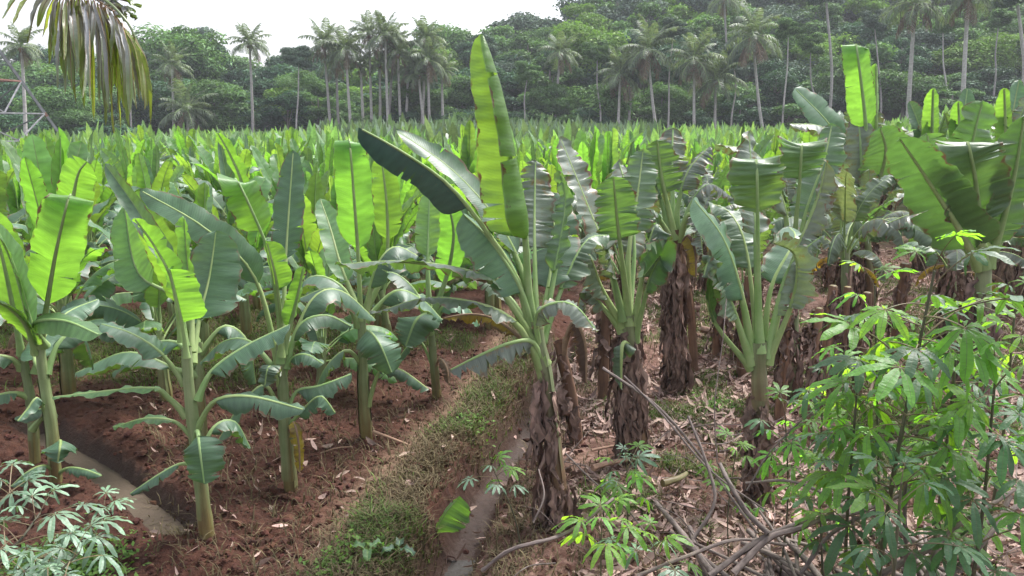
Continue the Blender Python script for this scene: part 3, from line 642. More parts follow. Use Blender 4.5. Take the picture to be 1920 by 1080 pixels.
def HD():
    h = Hero(688, 824, 'young banana plant whose tallest leaf is a broad straight blade glowing yellow green', seed=16)
    h.stem([(688,824),(682,740),(680,640),(677,580)], 14.5, 10, (0, 1), .5)
    h.leaf('young', -90, 40, [(677,600),(672,480,-.06),(664,370,-.16),(657,278,-.25),(654,262,-.18),(650,270,-.06)], fold=(26,8), bend=(-5,-8), t0=.36, tip=4.5, base=.06, r0=7)
    h.leaf('young', -85, 34, [(680,600,.5),(722,500,.6),(726,400,.55),(715,292,.5)], fold=(12,12), t0=0.5, tip=3.5, tears=2, var=8)
    h.leaf('dark', 170, 26, [(676,600),(640,535,-.05),(580,520,.0),(528,590,.1)], fold=(-20,-20), bend=(-20,-30), t0=.2, tears=4, var=12)
    h.leaf('dark', 20, 32, [(680,590),(705,500,.0),(740,462,.1),(785,480,.2)], fold=(-10,-25), bend=(-20,-30), t0=.25, tears=4)
    h.leaf('dark', 190, 34, [(676,610),(650,560,-.15),(615,540,-.3),(560,560,-.4)], fold=(-15,-20), bend=(-20,-30), t0=.25, tears=4, var=12)
    h.leaf('dark', -70, 36, [(682,650),(690,620,-.15),(712,645,-.35),(735,700,-.4)], fold=(-10,-18), bend=(-25,-35), t0=.3, tears=4, var=10, r0=6)
    h.leaf('dark', 0, 20, [(686,760),(712,694,.02),(750,692,.05),(805,730,.1)], fold=(-15,-25), bend=(-30,-40), t0=.35, tears=3, r0=7)
    h.leaf('dark', 180, 26, [(680,680),(650,655,-.05),(610,690,-.1),(580,760,-.1)], fold=(-15,-25), bend=(-30,-40), t0=.25, tears=4, r0=6)
    h.leaf('dark', 30, 30, [(682,600,.1),(740,545,.2),(790,560,.3),(830,600,.4)], fold=(-15,-25), bend=(-30,-40), t0=.2, tears=4)
    h.leaf('young', 100, 30, [(676,590,.1),(640,500,.4),(620,430,.7),(600,372,1.0)], fold=(10,10), t0=.25)
    h = Hero(820, 748, 'small young banana plant with thin stem between the glowing blade and the tall central plant', seed=17)
    h.stem([(820,748),(812,660),(805,590)], 11, 7)
    h.leaf('young', 85, 30, [(805,600),(802,520),(803,440,.2),(806,360,.4)], fold=(8,8), t0=0.48, tears=1)
    h.leaf('young', -70, 32, [(806,600),(836,520),(850,440,-.1),(838,372,-.2)], fold=(10,10), t0=.3)
    h.leaf('dark', 170, 26, [(805,600),(775,540),(730,510,.1),(690,540,.2)], fold=(-10,-20), bend=(-20,-30), tears=4)
    h.leaf('dark', 10, 26, [(807,610),(835,570),(870,570,.1),(900,610,.2)], fold=(-10,-20), bend=(-20,-30), tears=4)
    h.leaf('dark', -80, 34, [(806,620),(800,590,-.2),(780,600,-.4),(760,650,-.5)], fold=(-10,-20), bend=(-20,-30), tears=4)
    h.leaf('dark', 180, 14, [(815,690),(790,640,0),(768,645,0),(735,690,0)], fold=(-15,-25), bend=(-30,-40), t0=.35, tears=3, r0=4)
    h.leaf('dead', -60, 14, [(815,690),(825,672,-.1),(838,690,-.2),(842,720,-.2)], name='dying_leaf', fold=(-15,-25), bend=(-30,-40), t0=.3, tears=3, r0=3)
def HF():
    h = Hero(1056, 990, 'tallest banana plant at the centre with one giant blade standing straight into the sky', seed=18)
    h.stem([(1056,990),(1040,860),(1024,720),(1010,640),(1004,600)], 21, 14, (2, 1), .62)
    h.leaf('young', 88, 92, [(1000,620),(990,545,0),(984,440,-.05),(962,310,-.1),(936,180,-.12),(903,62,-.1)], fold=(-6,42), bend=(12,135), wl=(1,1.15), t0=0.32, tip=7, base=.035, roll=(4,-4), wave=.02, r0=13, n=60, m=9, taper=.62, tears=2, var=5, gap=.02)
    h.leaf('shaded', 176, 54, [(1002,618,.0),(972,522,.0),(920,440,-.06),(842,345,-.14),(752,282,-.2),(672,238,-.2)], fold=(-74,-62), bend=(-14,-12), t0=.52, tip=5, roll=(-6,12), base=.03, r0=11, taper=.2, mg=.02, wave=.006, tears=2, var=5)
    h.leaf('dark', 165, 36, [(1004,618,.1),(985,520,.16),(938,420,.26),(850,320,.38),(742,243,.45)], fold=(-6,30), bend=(-20,10), t0=0.3, tip=2.6, roll=(12,2), r0=12, tears=2, var=10)
    h.leaf('dark', 195, 52, [(1002,620,.0),(978,540,-.03),(920,450,-.05),(868,400,-.05)], fold=(-60,5), bend=(-20,-10), t0=.28, tip=3, roll=(10,10), r0=9, tears=2, var=18)
    h.leaf('old', 180, 34, [(1030,680),(940,540,-.08),(880,507,-.1),(760,489,-.12),(628,496,-.1)], fold=(-18,-5), bend=(-25,-25), t0=.34, tip=3.5, roll=(-20,-30), r0=12, tears=5, var=16)
    h.leaf('old', 182, 32, [(1024,700),(975,610,-.1),(905,570,-.16),(800,558,-.2),(694,590,-.2)], fold=(-25,-5), bend=(-25,-20), t0=.30, tip=3.5, roll=(-12,-25), r0=12, tears=5, var=14)
    h.leaf('yellow', 180, 26, [(1020,700),(985,640,.05),(930,598,.1),(880,588,.12),(830,596,.12)], name='dying_leaf', fold=(-45,-30), bend=(-45,-40), t0=.35, tears=7, var=22, r0=9, ragged=.3)
    h.leaf('worn', 180, 44, [(1022,690),(1002,640,-.08),(960,640,-.16),(905,662,-.22),(842,694,-.26)], fold=(-68,-40), bend=(-10,-30), t0=.16, tip=4, tears=7, var=8, gap=.03, r0=9, td=.7)
    h.leaf('worn', 0, 32, [(1008,660),(1004,590,-.12),(1044,566,-.2),(1082,575,-.26),(1120,622,-.3)], fold=(-5,-38), bend=(-20,-35), t0=.22, tip=3, tears=5, var=10, r0=9)
    h.leaf('worn', 86, 52, [(1006,610,.1),(1003,500,.25),(1002,400,.5),(1004,300,.7)], fold=(0,-12), bend=(-25,-25), t0=0.44, tears=8, var=22, tip=2.4, r0=9)
    h.leaf('dark', 60, 46, [(1010,620,.1),(1030,520,.3),(1040,440,.6),(1030,360,.9)], fold=(-5,-5), bend=(-25,-25), t0=.25, tears=5, var=14, r0=9)
    h.leaf('old', 20, 40, [(1014,640,.1),(1060,520,.3),(1100,450,.5),(1140,440,.7)], fold=(-5,-25), bend=(-25,-25), t0=.35, tears=5, var=14, r0=9)
    h.leaf('old', 150, 34, [(1006,640,.15),(960,560,.4),(900,520,.6),(850,540,.9)], fold=(-5,-25), bend=(-25,-25), t0=.3, tears=5, var=14, r0=9)
    h.leaf('old', 40, 30, [(1012,650,.1),(1045,480,.3),(1060,380,.5),(1050,320,.6)], fold=(10,10), t0=.4, tears=4, r0=9)
    h.skirt(60, (.12, .80), (.3, .8), (.015, .04), (.003, .04))
    h = Hero(1082, 832, 'leaning brown banana stem with bare dry top just behind the tallest plant', name='dead_banana_stem', seed=19)
    h.stem([(1082,832),(1070,740),(1052,660),(1046,640)], 15, 11, (2, 2), .6)
    h.skirt(16, (.4, 1), (.2, .5), (.02, .05), (.02, .08))
    h.leaf('dead', -20, 30, [(1050,660),(1075,600,-.1),(1098,640,-.15),(1100,720,-.15)], name='dying_leaf', fold=(-50,-50), bend=(-30,-30), tears=6, var=25, ragged=.3)
def HG():
    h = Hero(1186, 868, 'old banana plant in a thick skirt of dead leaves, right of the tallest plant', seed=20)
    h.stem([(1196,868),(1190,760),(1182,660),(1176,590)], 23, 14, (2, 1), .6)
    h.skirt(90, (.3, .95), (.3, .9), (.015, .045), (.004, .045))
    h.leaf('old', -95, 46, [(1178,610),(1172,540),(1158,420,-.15),(1150,330,-.25)], fold=(10,0), bend=(-30,-30), t0=0.58, tears=4, var=14, r0=11, tip=4, roll=(-10,0))
    h.leaf('old', 70, 44, [(1180,610,.1),(1178,480,.3),(1196,360,.6),(1206,280,.8)], fold=(0,0), bend=(-15,-25), t0=0.5, tears=6, var=14, r0=11, tip=3)
    h.leaf('worn', 180, 36, [(1172,610),(1130,540,-.05),(1100,470,-.1),(1040,420,-.1)], fold=(-30,-10), bend=(-35,-35), t0=.25, tears=6, var=22, r0=11)
    h.leaf('worn', 150, 44, [(1174,600,.1),(1140,480,.25),(1100,380,.4),(1050,256,.6)], fold=(0,20), bend=(-25,5), t0=.35, tears=3, var=10, r0=11, tip=3)
    h.leaf('old', 0, 52, [(1184,610),(1210,480,.05),(1232,420,.1),(1262,470,.1)], fold=(-30,-30), bend=(-20,-30), t0=.35, tears=6, var=14, r0=10)
    h.leaf('dark', -10, 40, [(1186,640),(1215,530,-.1),(1238,478,-.15),(1205,520,-.35)], fold=(-10,-20), bend=(-20,-30), t0=.4, tears=4, var=12, r0=9)
    h.leaf('worn', 175, 30, [(1170,620),(1120,560,.0),(1095,540,.1),(1080,600,.1)], fold=(-30,-20), bend=(-40,-40), t0=.3, tears=7, var=22, r0=9)
    h.leaf('worn', 100, 40, [(1180,600,.2),(1190,470,.5),(1180,380,.8),(1160,300,1.1)], fold=(-10,-20), bend=(-20,-30), t0=.35, tears=8, var=26, r0=9)
    h.leaf('worn', 195, 34, [(1172,600,-.05),(1140,470,-.15),(1120,440,-.25),(1085,470,-.3)], fold=(-20,-20), bend=(-30,-35), t0=.35, tears=8, var=26, r0=9)
    h.leaf('old', -70, 30, [(1180,650),(1170,640,-.2),(1166,665,-.28),(1165,730,-.3)], name='dying_leaf', fold=(-55,-55), bend=(-20,-20), t0=.2, tears=1, r0=8)
    h = Hero(1272, 738, 'tall banana plant whose long brown trunk is hung with dead leaves, mid plot', seed=21)
    h.stem([(1272,738),(1270,640),(1268,520),(1264,430)], 16, 11, (2, 2), .7)
    h.skirt(110, (.25, .98), (.4, 1.0), (.015, .045), (.004, .04))
    for i, q in enumerate([[(1264,450),(1255,400),(1240,330),(1232,262)], [(1266,450),(1268,390,.1),(1290,320,.2),(1330,275,.3)], [(1262,450),(1240,370),(1215,330),(1180,350)],
                           [(1268,450),(1295,380,.0),(1330,345,-.1),(1375,372,-.1)], [(1264,450),(1262,370,.3),(1260,300,.5),(1262,240,.7)], [(1264,450),(1230,400,-.2),(1205,395,-.3),(1180,430,-.4)],
                           [(1268,450),(1290,400,-.1),(1310,420,-.2),(1318,480,-.25)]]):
        h.leaf(('old','worn','old','worn','worn','old','worn')[i], (-90, 20, 180, 0, 90, 200, -20)[i], (44,40,34,40,40,34,30)[i], q, fold=(-5,-10), bend=(-30,-30), t0=.46, tears=7, var=20, r0=10)
    h.leaf('yellow', -50, 22, [(1270,470),(1290,440,-.1),(1304,470,-.2),(1306,520,-.25)], name='dying_leaf', fold=(-40,-40), bend=(-20,-20), t0=.2, tears=4, r0=7)
    h = Hero(1300, 700, 'slanting bare brown banana trunk leaning left beside the trunk hung with dead leaves', name='dead_banana_stem', seed=22, cat='dead stem')
    h.stem([(1302,690),(1292,560),(1276,470)], 9, 7, (2, 2), .5); h.skirt(10, (.5, 1), (.15, .35), (.015, .04), (.01, .05))
def HH():
    h = Hero(1432, 935, 'banana plant right of centre with wide fan of pale stalks and a square torn leaf', seed=23)
    h.stem([(1432,935),(1428,840),(1424,720),(1422,640)], 17, 16, (2, 1), .55)
    h.leaf('old', -92, 56, [(1424,660),(1421,560),(1420,430,-.1),(1419,322,-.2),(1416,298,-.10),(1412,318,.08)], fold=(16,6), bend=(-38,-6), t0=0.62, tip=7, base=.07, tears=3, var=12, r0=12, td=.5)
    h.leaf('worn', 120, 40, [(1424,660,.1),(1420,500,.25),(1412,360,.5),(1404,245,.8)], fold=(0,0), bend=(-30,-30), t0=0.5, tears=8, var=24, r0=10)
    h.leaf('dark', 178, 52, [(1416,665),(1395,560,-.02),(1358,450,-.06),(1300,372,-.1)], fold=(-25,10), bend=(-25,-20), t0=.32, tears=4, var=16, r0=13, roll=(10,10))
    h.leaf('old', 185, 44, [(1414,680),(1370,560,-.1),(1335,480,-.16),(1318,520,-.22)], fold=(-35,-15), bend=(-25,-20), t0=.35, tears=3, var=12, r0=12)
    h.leaf('dark', 190, 22, [(1412,690),(1340,600,.0),(1330,530,.0),(1345,470,.05)], fold=(-30,60), bend=(-10,10), t0=.45, r0=9)
    h.leaf('worn', 2, 34, [(1432,670),(1470,520,.05),(1505,470,.05),(1545,440,.0)], fold=(-20,-30), bend=(-25,-35), t0=.30, tears=9, var=28, r0=12)
    h.leaf('worn', -10, 44, [(1434,680),(1485,560,-.05),(1490,480,-.1),(1448,455,-.2)], fold=(-30,-30), bend=(-25,-35), t0=.4, tears=7, var=22, r0=11)
    h.leaf('worn', 5, 36, [(1434,680,.1),(1480,500,.2),(1530,380,.3),(1550,300,.3)], fold=(-20,-30), bend=(-25,-35), t0=.4, tears=9, var=30, r0=11)
    h.leaf('dark', 60, 36, [(1430,670,.1),(1445,540,.3),(1490,450,.6),(1480,425,1.0)], fold=(-10,-10), bend=(-15,-25), t0=.4, tears=3, r0=10)
    h.leaf('old', 100, 40, [(1424,660,.2),(1400,470,.5),(1370,400,.8),(1330,380,1.0)], fold=(-10,-10), bend=(-25,-25), t0=.45, tears=5, r0=10)
    h.skirt(56, (.12, .72), (.3, .7), (.015, .045), (.004, .05))
    h = Hero(1490, 800, 'banana plant behind the square leaf with slender brown trunk and sagging grey torn leaves', seed=24, Y=8.6)
    h.stem([(1486,860),(1484,700),(1486,560),(1488,480)], 17, 12, (2, 1), .75)
    h.skirt(70, (.2, .85), (.4, .9), (.015, .045), (.004, .04))
    h.leaf('old', -86, 50, [(1488,500),(1490,430),(1498,350,-.1),(1502,286,-.18),(1504,268,-.08),(1506,290,.1)], fold=(6,6), bend=(-25,-30), t0=0.58, tip=5, tears=5, var=14, r0=9)
    h.leaf('worn', 170, 40, [(1486,500,.1),(1470,380,.2),(1420,290,.3),(1340,270,.3)], fold=(-20,-20), bend=(-25,-35), t0=.3, tears=8, var=26, r0=9)
    h.leaf('worn', 0, 40, [(1490,500),(1520,400),(1552,330),(1585,350)], fold=(-20,-30), bend=(-25,-35), t0=.3, tears=9, var=28, r0=9)
    h.leaf('worn', 20, 40, [(1490,510),(1520,440,-.1),(1540,430,-.2),(1530,500,-.3)], fold=(-30,-30), bend=(-25,-35), t0=.3, tears=9, var=28, r0=9)
    h.leaf('old', 45, 46, [(1490,500,.1),(1510,400,.3),(1545,300,.5),(1560,232,.7)], fold=(0,0), bend=(-25,-25), t0=.3, tears=5, var=16, r0=9)
def HJ():
    h = Hero(1622, 500, 'tall banana plant with two stiff glowing blades standing above the others, upper right', seed=25)
    h.stem([(1626,500),(1626,470),(1622,430),(1620,400)], 20, 14, (2, 1), .4)
    h.leaf('young', -88, 32, [(1622,420),(1624,330,-.1),(1622,230,-.4),(1607,100,-.76),(1603,84,-.62),(1600,96,-.45)], fold=(20,4), bend=(0,-6), t0=0.5, tip=7, base=.04, tears=1, var=4, r0=9)
    h.leaf('young', -70, 20, [(1626,420),(1640,320,.3),(1642,220,.3),(1642,118,.3)], fold=(30,10), t0=0.52, tip=7, r0=8)
    h.leaf('dark', 130, 38, [(1618,425),(1600,330,.3),(1560,240,.5),(1490,165,.8)], fold=(4,14), bend=(-10,-20), t0=0.46, tip=3, r0=9, tears=1, roll=(20,20))
    h.leaf('worn', 80, 34, [(1620,420,-.4),(1616,340,-.5),(1612,250,-.4),(1606,210,-.2)], fold=(4,4), bend=(-30,-10), t0=.35, tip=1.6, r0=8)
    h.leaf('worn', 170, 36, [(1616,420),(1580,300,-.2),(1545,240,-.3),(1480,232,-.3)], fold=(-20,-20), bend=(-25,-25), t0=.4, tears=7, var=22, r0=9)
    h.leaf('old', 0, 40, [(1626,420),(1650,310),(1690,255,.1),(1740,240,.2)], fold=(-5,-35), bend=(-10,-35), t0=.35, tears=3, r0=9)
    h.leaf('old', -80, 50, [(1624,420,-.2),(1650,330,-.6),(1660,280,-.9),(1650,240,-1.1)], fold=(4,4), bend=(-20,-20), t0=.35, tears=3, r0=9)
    h.leaf('worn', -40, 40, [(1626,430),(1655,400,-.5),(1672,400,-.9),(1690,450,-1.2)], fold=(-30,-30), bend=(-20,-30), t0=.35, tears=7, r0=9)
    h.leaf('old', 190, 40, [(1616,430,-.2),(1580,360,-.5),(1555,340,-.8),(1520,380,-1.)], fold=(-20,-20), bend=(-30,-30), t0=.35, tears=7, var=24, r0=9)
    h.leaf('yellow', 180, 24, [(1614,440),(1590,390,-.2),(1570,380,-.3),(1560,430,-.4)], name='dying_leaf', fold=(-40,-40), bend=(-20,-20), tears=6, var=22, r0=7)
    h.skirt(40, (.2, .9), (.4, .9), (.03, .08), (.03, .2))
    h = Hero(1828, 800, 'big banana plant behind the tall cassava, broad olive leaves seen from below', seed=26, Y=8.2)
    h.stem([(1828,820),(1836,680),(1842,560),(1846,470)], 20, 15, (2, 1), .6)
    h.leaf('old', 150, 66, [(1838,500),(1800,430,-.1),(1742,340,-.2),(1686,258,-.3)], fold=(2,2), bend=(-10,-20), t0=.12, tip=3, tears=3, var=9, r0=12, roll=(-75,-70))
    h.leaf('old', -92, 68, [(1842,500),(1836,430,-.1),(1828,340,-.2),(1818,284,-.28),(1812,266,-.2),(1800,278,-.02)], fold=(6,6), bend=(-20,-25), t0=0.3, tip=5, tears=4, var=10, r0=13)
    h.leaf('old', -70, 58, [(1848,500),(1876,420,-.05),(1902,320,-.1),(1920,215,-.15)], fold=(6,6), bend=(-20,-15), t0=.14, tip=4, tears=3, var=8, r0=12)
    h.leaf('old', -80, 60, [(1846,490,.3),(1815,330,.5),(1826,250,.5),(1842,190,.5)], fold=(6,4), bend=(-12,-12), t0=.3, tip=7, tears=2, var=6, r0=11, roll=(0,-10))
    h.leaf('old', -100, 54, [(1842,500,.2),(1790,390,.3),(1752,320,.3),(1738,250,.3)], fold=(4,4), bend=(-12,-12), t0=.3, tip=5, tears=3, var=10, r0=11)
    h.leaf('dark', 20, 50, [(1850,500,.1),(1885,430,.2),(1925,380,.3),(1965,420,.3)], fold=(-20,-20), bend=(-15,-25), t0=.3, tears=5, r0=11)
    h.leaf('worn', 170, 40, [(1840,500,.2),(1780,420,.4),(1720,400,.6),(1660,420,.8)], fold=(-20,-20), bend=(-15,-25), t0=.3, tears=5, r0=11)
    h.leaf('dark', 60, 44, [(1848,490,.3),(1860,390,.6),(1880,320,.9),(1900,260,1.2)], fold=(0,0), bend=(-15,-25), t0=.3, tears=3, r0=11)
    h.skirt(60, (.25, .9), (.4, 1.0), (.02, .05), (.02, .1))
    for i, (px, py, Y, lb) in enumerate([(1800, 560, 15, 'banana plant with a small pale pointed blade behind the broad olive leaves'),
                                         (1886, 560, 13, 'banana plant at the right edge with upright green blades over the broad leaves'),
                                         (1745, 520, 17, 'banana plant with a bright pointed blade in front of the white palm trunk')]):
        h = Hero(px, py, lb, seed=27+i, Y=Y); x = px; y = 330
        h.stem([(x, py+60), (x-4, py-40), (x-2, 380), (x, y)], 17, 11, (2, 1), .6)
        tops = [[(-4,-140),(14,-165),(-30,-120),(40,-110)], [(-4,-165),(25,-180),(-20,-130),(44,-150)], [(4,-165),(-40,-140),(30,-120),(-10,-110)]][i]
        for j, (dx, dy) in enumerate(tops):
            h.leaf(('young','dark','old','worn')[j], (-85, 85, 170, 10)[j], (20,22,26,24)[j], [(x,y+10),(x+dx*.3,y+dy*.45,(-.1,.1,0,0)[j]),(x+dx*.7,y+dy*.8,(-.2,.3,0,0)[j]),(x+dx,y+dy,(-.3,.4,0,0)[j])], fold=(15,15), t0=.35, r0=7, tears=j*2, var=14, tip=2.6)
        for j in range(4):
            sg = (-1,1)[j%2]; h.leaf('old' if j%2 else 'worn', 180 if sg < 0 else 0, 32, [(x,y+10),(x+sg*28,y-40,.1*j),(x+sg*60,y-50+14*j,.1*j),(x+sg*95,y-5+20*j,.1*j)], fold=(-20,-20), bend=(-20,-30), tears=7, var=24, r0=7)
        h.skirt(40, (.25, .9), (.5, 1.1), (.03, .07), (.03, .16))
HA(); HB(); HC(); HD(); HF(); HG(); HH(); HJ()
# ------------------------------------------------------------------ the planted field
random.seed(4); rng = np.random.default_rng(4)
heroes = [o for o in S.objects if o.parent is None and o.get('category') in ('banana plant', 'dead stem')]
hp = np.array([o.location[:2] for o in heroes])
def pxof(x, y): return 960+F_PX*x/(y*math.cos(PITCH)+(CAM_H-1.2)*math.sin(PITCH))
cand = []
SP = 1.5
for iy in range(0, 70):
    for ix in range(-60, 61):
        y = 7.3+iy*SP*(1+.004*iy)+rng.normal(0, .16); x = ix*SP+(iy % 2)*SP*.5+rng.normal(0, .16)
        if y > 87 or abs(x) > .74*y+1.5: continue
        cand.append((x, y))
cand = np.array(cand); X, Y = cand.T
keep = np.hypot(X[:,None]-hp[None,:,0], Y[:,None]-hp[None,:,1]).min(1) > np.where(Y < 10, .8, .7)
dd = polyd(X, Y, DITCH)
keep &= ~((np.abs(dd) < .8) & (Y < 14)) & (chan_d(X, Y) > .5)
keep &= ~((Y < 8.2) & (dd < 0) & (X > -2.0))
px = pxof(X, Y)
old = ((dd > .5) & (Y < 15.5)) | ((px > 1590) & (Y < 26))
keep &= ~(old & (Y < 9.2))
keep &= ~(old & (rng.random(len(X)) < .25))
keep &= ~((px < 330) & (Y > 62)) | (px > 330) & (Y < 87)
cand, X, Y, old, px = cand[keep], X[keep], Y[keep], old[keep], px[keep]
o = np.argsort(Y); X, Y, old, px = X[o], Y[o], old[o], px[o]
LB_Y = 'young banana plant massed with many others in the bright green field behind the front row'
LB_O = 'tattered older banana plant with dead leaves down its trunk in the right rows'
GR_Y = 'young banana plants massed in the field'; GR_O = 'older tattered banana plants on the right'
NI = 299-len([h for h in heroes if h.get('category') == 'banana plant'])
vis = (px > -60) & (px < 1980); ind = np.where(vis)[0][:NI]
near = [young_proto(300+i, (8, 9, 7, 8, 9, 8)[i], (1.0, 1.15, .9, 1.2, 1.05, 1.1)[i]) for i in range(6)]
protoN = [None]*6; protoF = [None]*6; protoO = [None]*4
used = set(ind.tolist())
for c, i in enumerate(ind):
    rz = rng.uniform(0, 6.28); sc = rng.uniform(.84, 1.12)
    if old[i]:
        j = int(rng.integers(0, 4))
        if protoO[j] is None: t = protoO[j] = make_things(mature_proto(500+j, 9, (1.75, 1.95, 1.6, 1.85)[j], 46), 'banana_plant', LB_O, 'banana plant', GR_O)
        else: t = copy_tree(protoO[j])
        sc *= .98*(1 if Y[i] > 17 else .84) if px[i] > 1590 else .74
    elif Y[i] < 15:
        j = c % 6
        if protoN[j] is None: t = protoN[j] = make_things(near[j], 'banana_plant', LB_Y, 'banana plant', GR_Y)
        else: t = copy_tree(protoN[j])
    else:
        j = c % 6
        if protoF[j] is None: t = protoF[j] = make_things(near[j], 'banana_plant', LB_Y, 'banana plant', GR_Y, merge=True)
        else: t = copy_tree(protoF[j])
    t.location = (X[i], Y[i], gz(X[i], Y[i])); t.rotation_euler = (rng.normal(0, .04), rng.normal(0, .04), rz); t.scale = (sc, sc, sc*rng.uniform(.95, 1.1))
# the rest of the field, too far and too many to tell apart
def lowleaf(p, hw, rng):
    n = len(p); T = np.gradient(p, axis=0); az = math.atan2(p[-1][1]-p[0][1], p[-1][0]-p[0][0]); s = np.array([math.sin(az), -math.cos(az), 0.])
    N = np.cross(s[None], T); N /= np.linalg.norm(N, axis=1)[:,None]+1e-9
    w = hw*np.array([.05, .8, 1, .85, .12])[:n]; f = rng.uniform(-.1, .5)
    return np.stack([p+s*w[:,None]+N*(f*w)[:,None], p, p-s*w[:,None]+N*(f*w)[:,None]], 1)
lowp = []
for k2 in range(10):
    r = np.random.default_rng(900+k2); parts = []
    a0 = r.uniform(0, 360); hs = r.uniform(.9, 1.2)
    for i in range(8):
        f = i/7; e0 = 50+36*f; e1 = e0-(r.uniform(4, 40) if f > .4 else r.uniform(50, 110))*(1.2-f)
        p = arc_path(hs*(.9+.1*f), a0+i*151, e0, e1, (1.1+.6*f)*r.uniform(.85, 1.1), 5, .03)
        parts.append(lowleaf(p, r.uniform(.14, .22), r))
    lowp.append(np.array(parts))
uvl = np.stack(np.broadcast_arrays(np.array([0,.5,1])[None], np.linspace(0,1,5)[:,None]), -1).reshape(-1, 2)
q1 = np.arange(15).reshape(5, 3); q1 = np.stack([q1[:-1,:-1], q1[1:,:-1], q1[1:,1:], q1[:-1,1:]], -1).reshape(-1, 4)
gy, gd = G(), G()
for i in range(len(X)):
    if i in used: continue
    k2 = int(rng.integers(0, 10)); a = rng.uniform(0, 6.28); sc = rng.uniform(.88, 1.14)
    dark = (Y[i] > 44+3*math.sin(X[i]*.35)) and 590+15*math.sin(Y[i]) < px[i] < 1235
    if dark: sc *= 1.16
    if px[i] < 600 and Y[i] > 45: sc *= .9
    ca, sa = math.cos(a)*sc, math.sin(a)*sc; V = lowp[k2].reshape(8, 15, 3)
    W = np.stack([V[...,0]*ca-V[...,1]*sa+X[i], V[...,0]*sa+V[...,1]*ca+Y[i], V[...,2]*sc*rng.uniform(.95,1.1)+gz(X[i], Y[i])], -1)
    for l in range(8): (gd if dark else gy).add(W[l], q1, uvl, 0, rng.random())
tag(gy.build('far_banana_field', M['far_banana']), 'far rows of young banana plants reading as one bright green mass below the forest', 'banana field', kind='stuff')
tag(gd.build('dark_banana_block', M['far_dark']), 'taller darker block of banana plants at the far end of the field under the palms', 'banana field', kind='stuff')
# ------------------------------------------------------------------ forest, palms, lattice tower
def crown(seed, n=2600, nl=9, flat=.8, leaf=.5, spread=.62, ragged=.2):
    """leaf clumps spread through lobes of an uneven crown of radius about 1 (scaled when placed)"""
    r = np.random.default_rng(seed); g = G()
    c = r.normal(0, 1, (nl, 3)); c /= np.linalg.norm(c, axis=1)[:,None]; c *= (r.uniform(.25, 1, nl)**.5)[:,None]*spread; c[:,2] *= flat
    R0 = r.uniform(.11, .36, nl)
    li = r.choice(nl, n, p=R0**2/(R0**2).sum()); d = r.normal(0, 1, (n, 3)); d[:,2] = d[:,2]*.9+.2; d /= np.linalg.norm(d, axis=1)[:,None]
    rad = R0[li]*r.uniform(.62, 1.0, n)**.5*(1+ragged*.6*r.standard_normal(n))
    p = c[li]*1.15+d*rad[:,None]*np.array([1.15, 1.15, .8])
    nrm = d+.5*r.standard_normal((n, 3))+np.array([0, 0, .45]); nrm /= np.linalg.norm(nrm, axis=1)[:,None]
    a = np.cross(nrm, r.standard_normal((n, 3))); a /= np.linalg.norm(a, axis=1)[:,None]; b = np.cross(nrm, a)
    s = leaf*r.uniform(.5, 1.3, n)*.16
    ang = np.array([0, 1.2, 2.2, 3.14, 4.1, 5.2]); ex = np.array([1.25, .5, .55, 1.1, .55, .5])
    pts = p[:,None]+(a[:,None]*(np.cos(ang)*ex)[None,:,None]+b[:,None]*(np.sin(ang)*ex*1.0)[None,:,None])*s[:,None,None]
    pts += nrm[:,None]*(np.array([-.25, .1, .1, -.25, .1, .1])[None,:,None]*s[:,None,None])
    i = np.arange(n)[:,None]*6
    lr = np.clip(r.random(nl)[li]*.55+.45*r.random(n), 0, 1)
    g.add(pts.reshape(-1, 3), np.vstack([i+np.array([[0,1,2,3]]), i+np.array([[0,3,4,5]])]), None, 0, np.repeat(lr, 6))
    return g, c
def tree_trunk(seed, cs, lean=.05):
    r = np.random.default_rng(seed); g = G()
    top = np.array([r.normal(0, lean), r.normal(0, lean), -.1]); b = np.array([0, 0, -1.6])
    g.tube(catmull([b, (b+top)/2+r.normal(0, .03, 3), top, top+[0,0,.5]], 12), np.linspace(.055, .02, 12), 7, 0, .5)
    for c in cs[:7]:
        s = b+(top-b)*r.uniform(.6, 1); g.tube(catmull([s, (s+c)/2+np.array([0,0,.06]), c], 7), np.linspace(.022, .005, 7), 5, 0, .5)
    return g
CR = []
for i in range(12):
    g, cs = crown(40+i, (7500, 8500, 6500)[i % 3], (22, 30, 18)[i % 3], (1.0, .85, 1.15)[i % 3], (.30, .25, .33)[i % 3], .66, .32)
    CR.append((g, tree_trunk(80+i, cs)))
CM = {}
def crown_mesh(i, mat):
    if (i, mat) not in CM: CM[i, mat] = CR[i][0].mesh('crown', M[mat])
    return CM[i, mat]
TM = [t.mesh('trunk', M['bark']) for _, t in CR]
LAB = {'crown_a': ('mid green leafy forest tree standing in the wood behind the palms', 'mid green forest trees'),
       'crown_b': ('very dark green shady forest tree standing in the wood behind the palms', 'dark forest trees'),
       'crown_c': ('bright yellowish green leafy forest tree standing in the wood', 'bright forest trees'),
       'crown_d': ('hazy grey green thin leaved forest tree standing on the wooded slope', 'grey green forest trees')}
rf = np.random.default_rng(77)
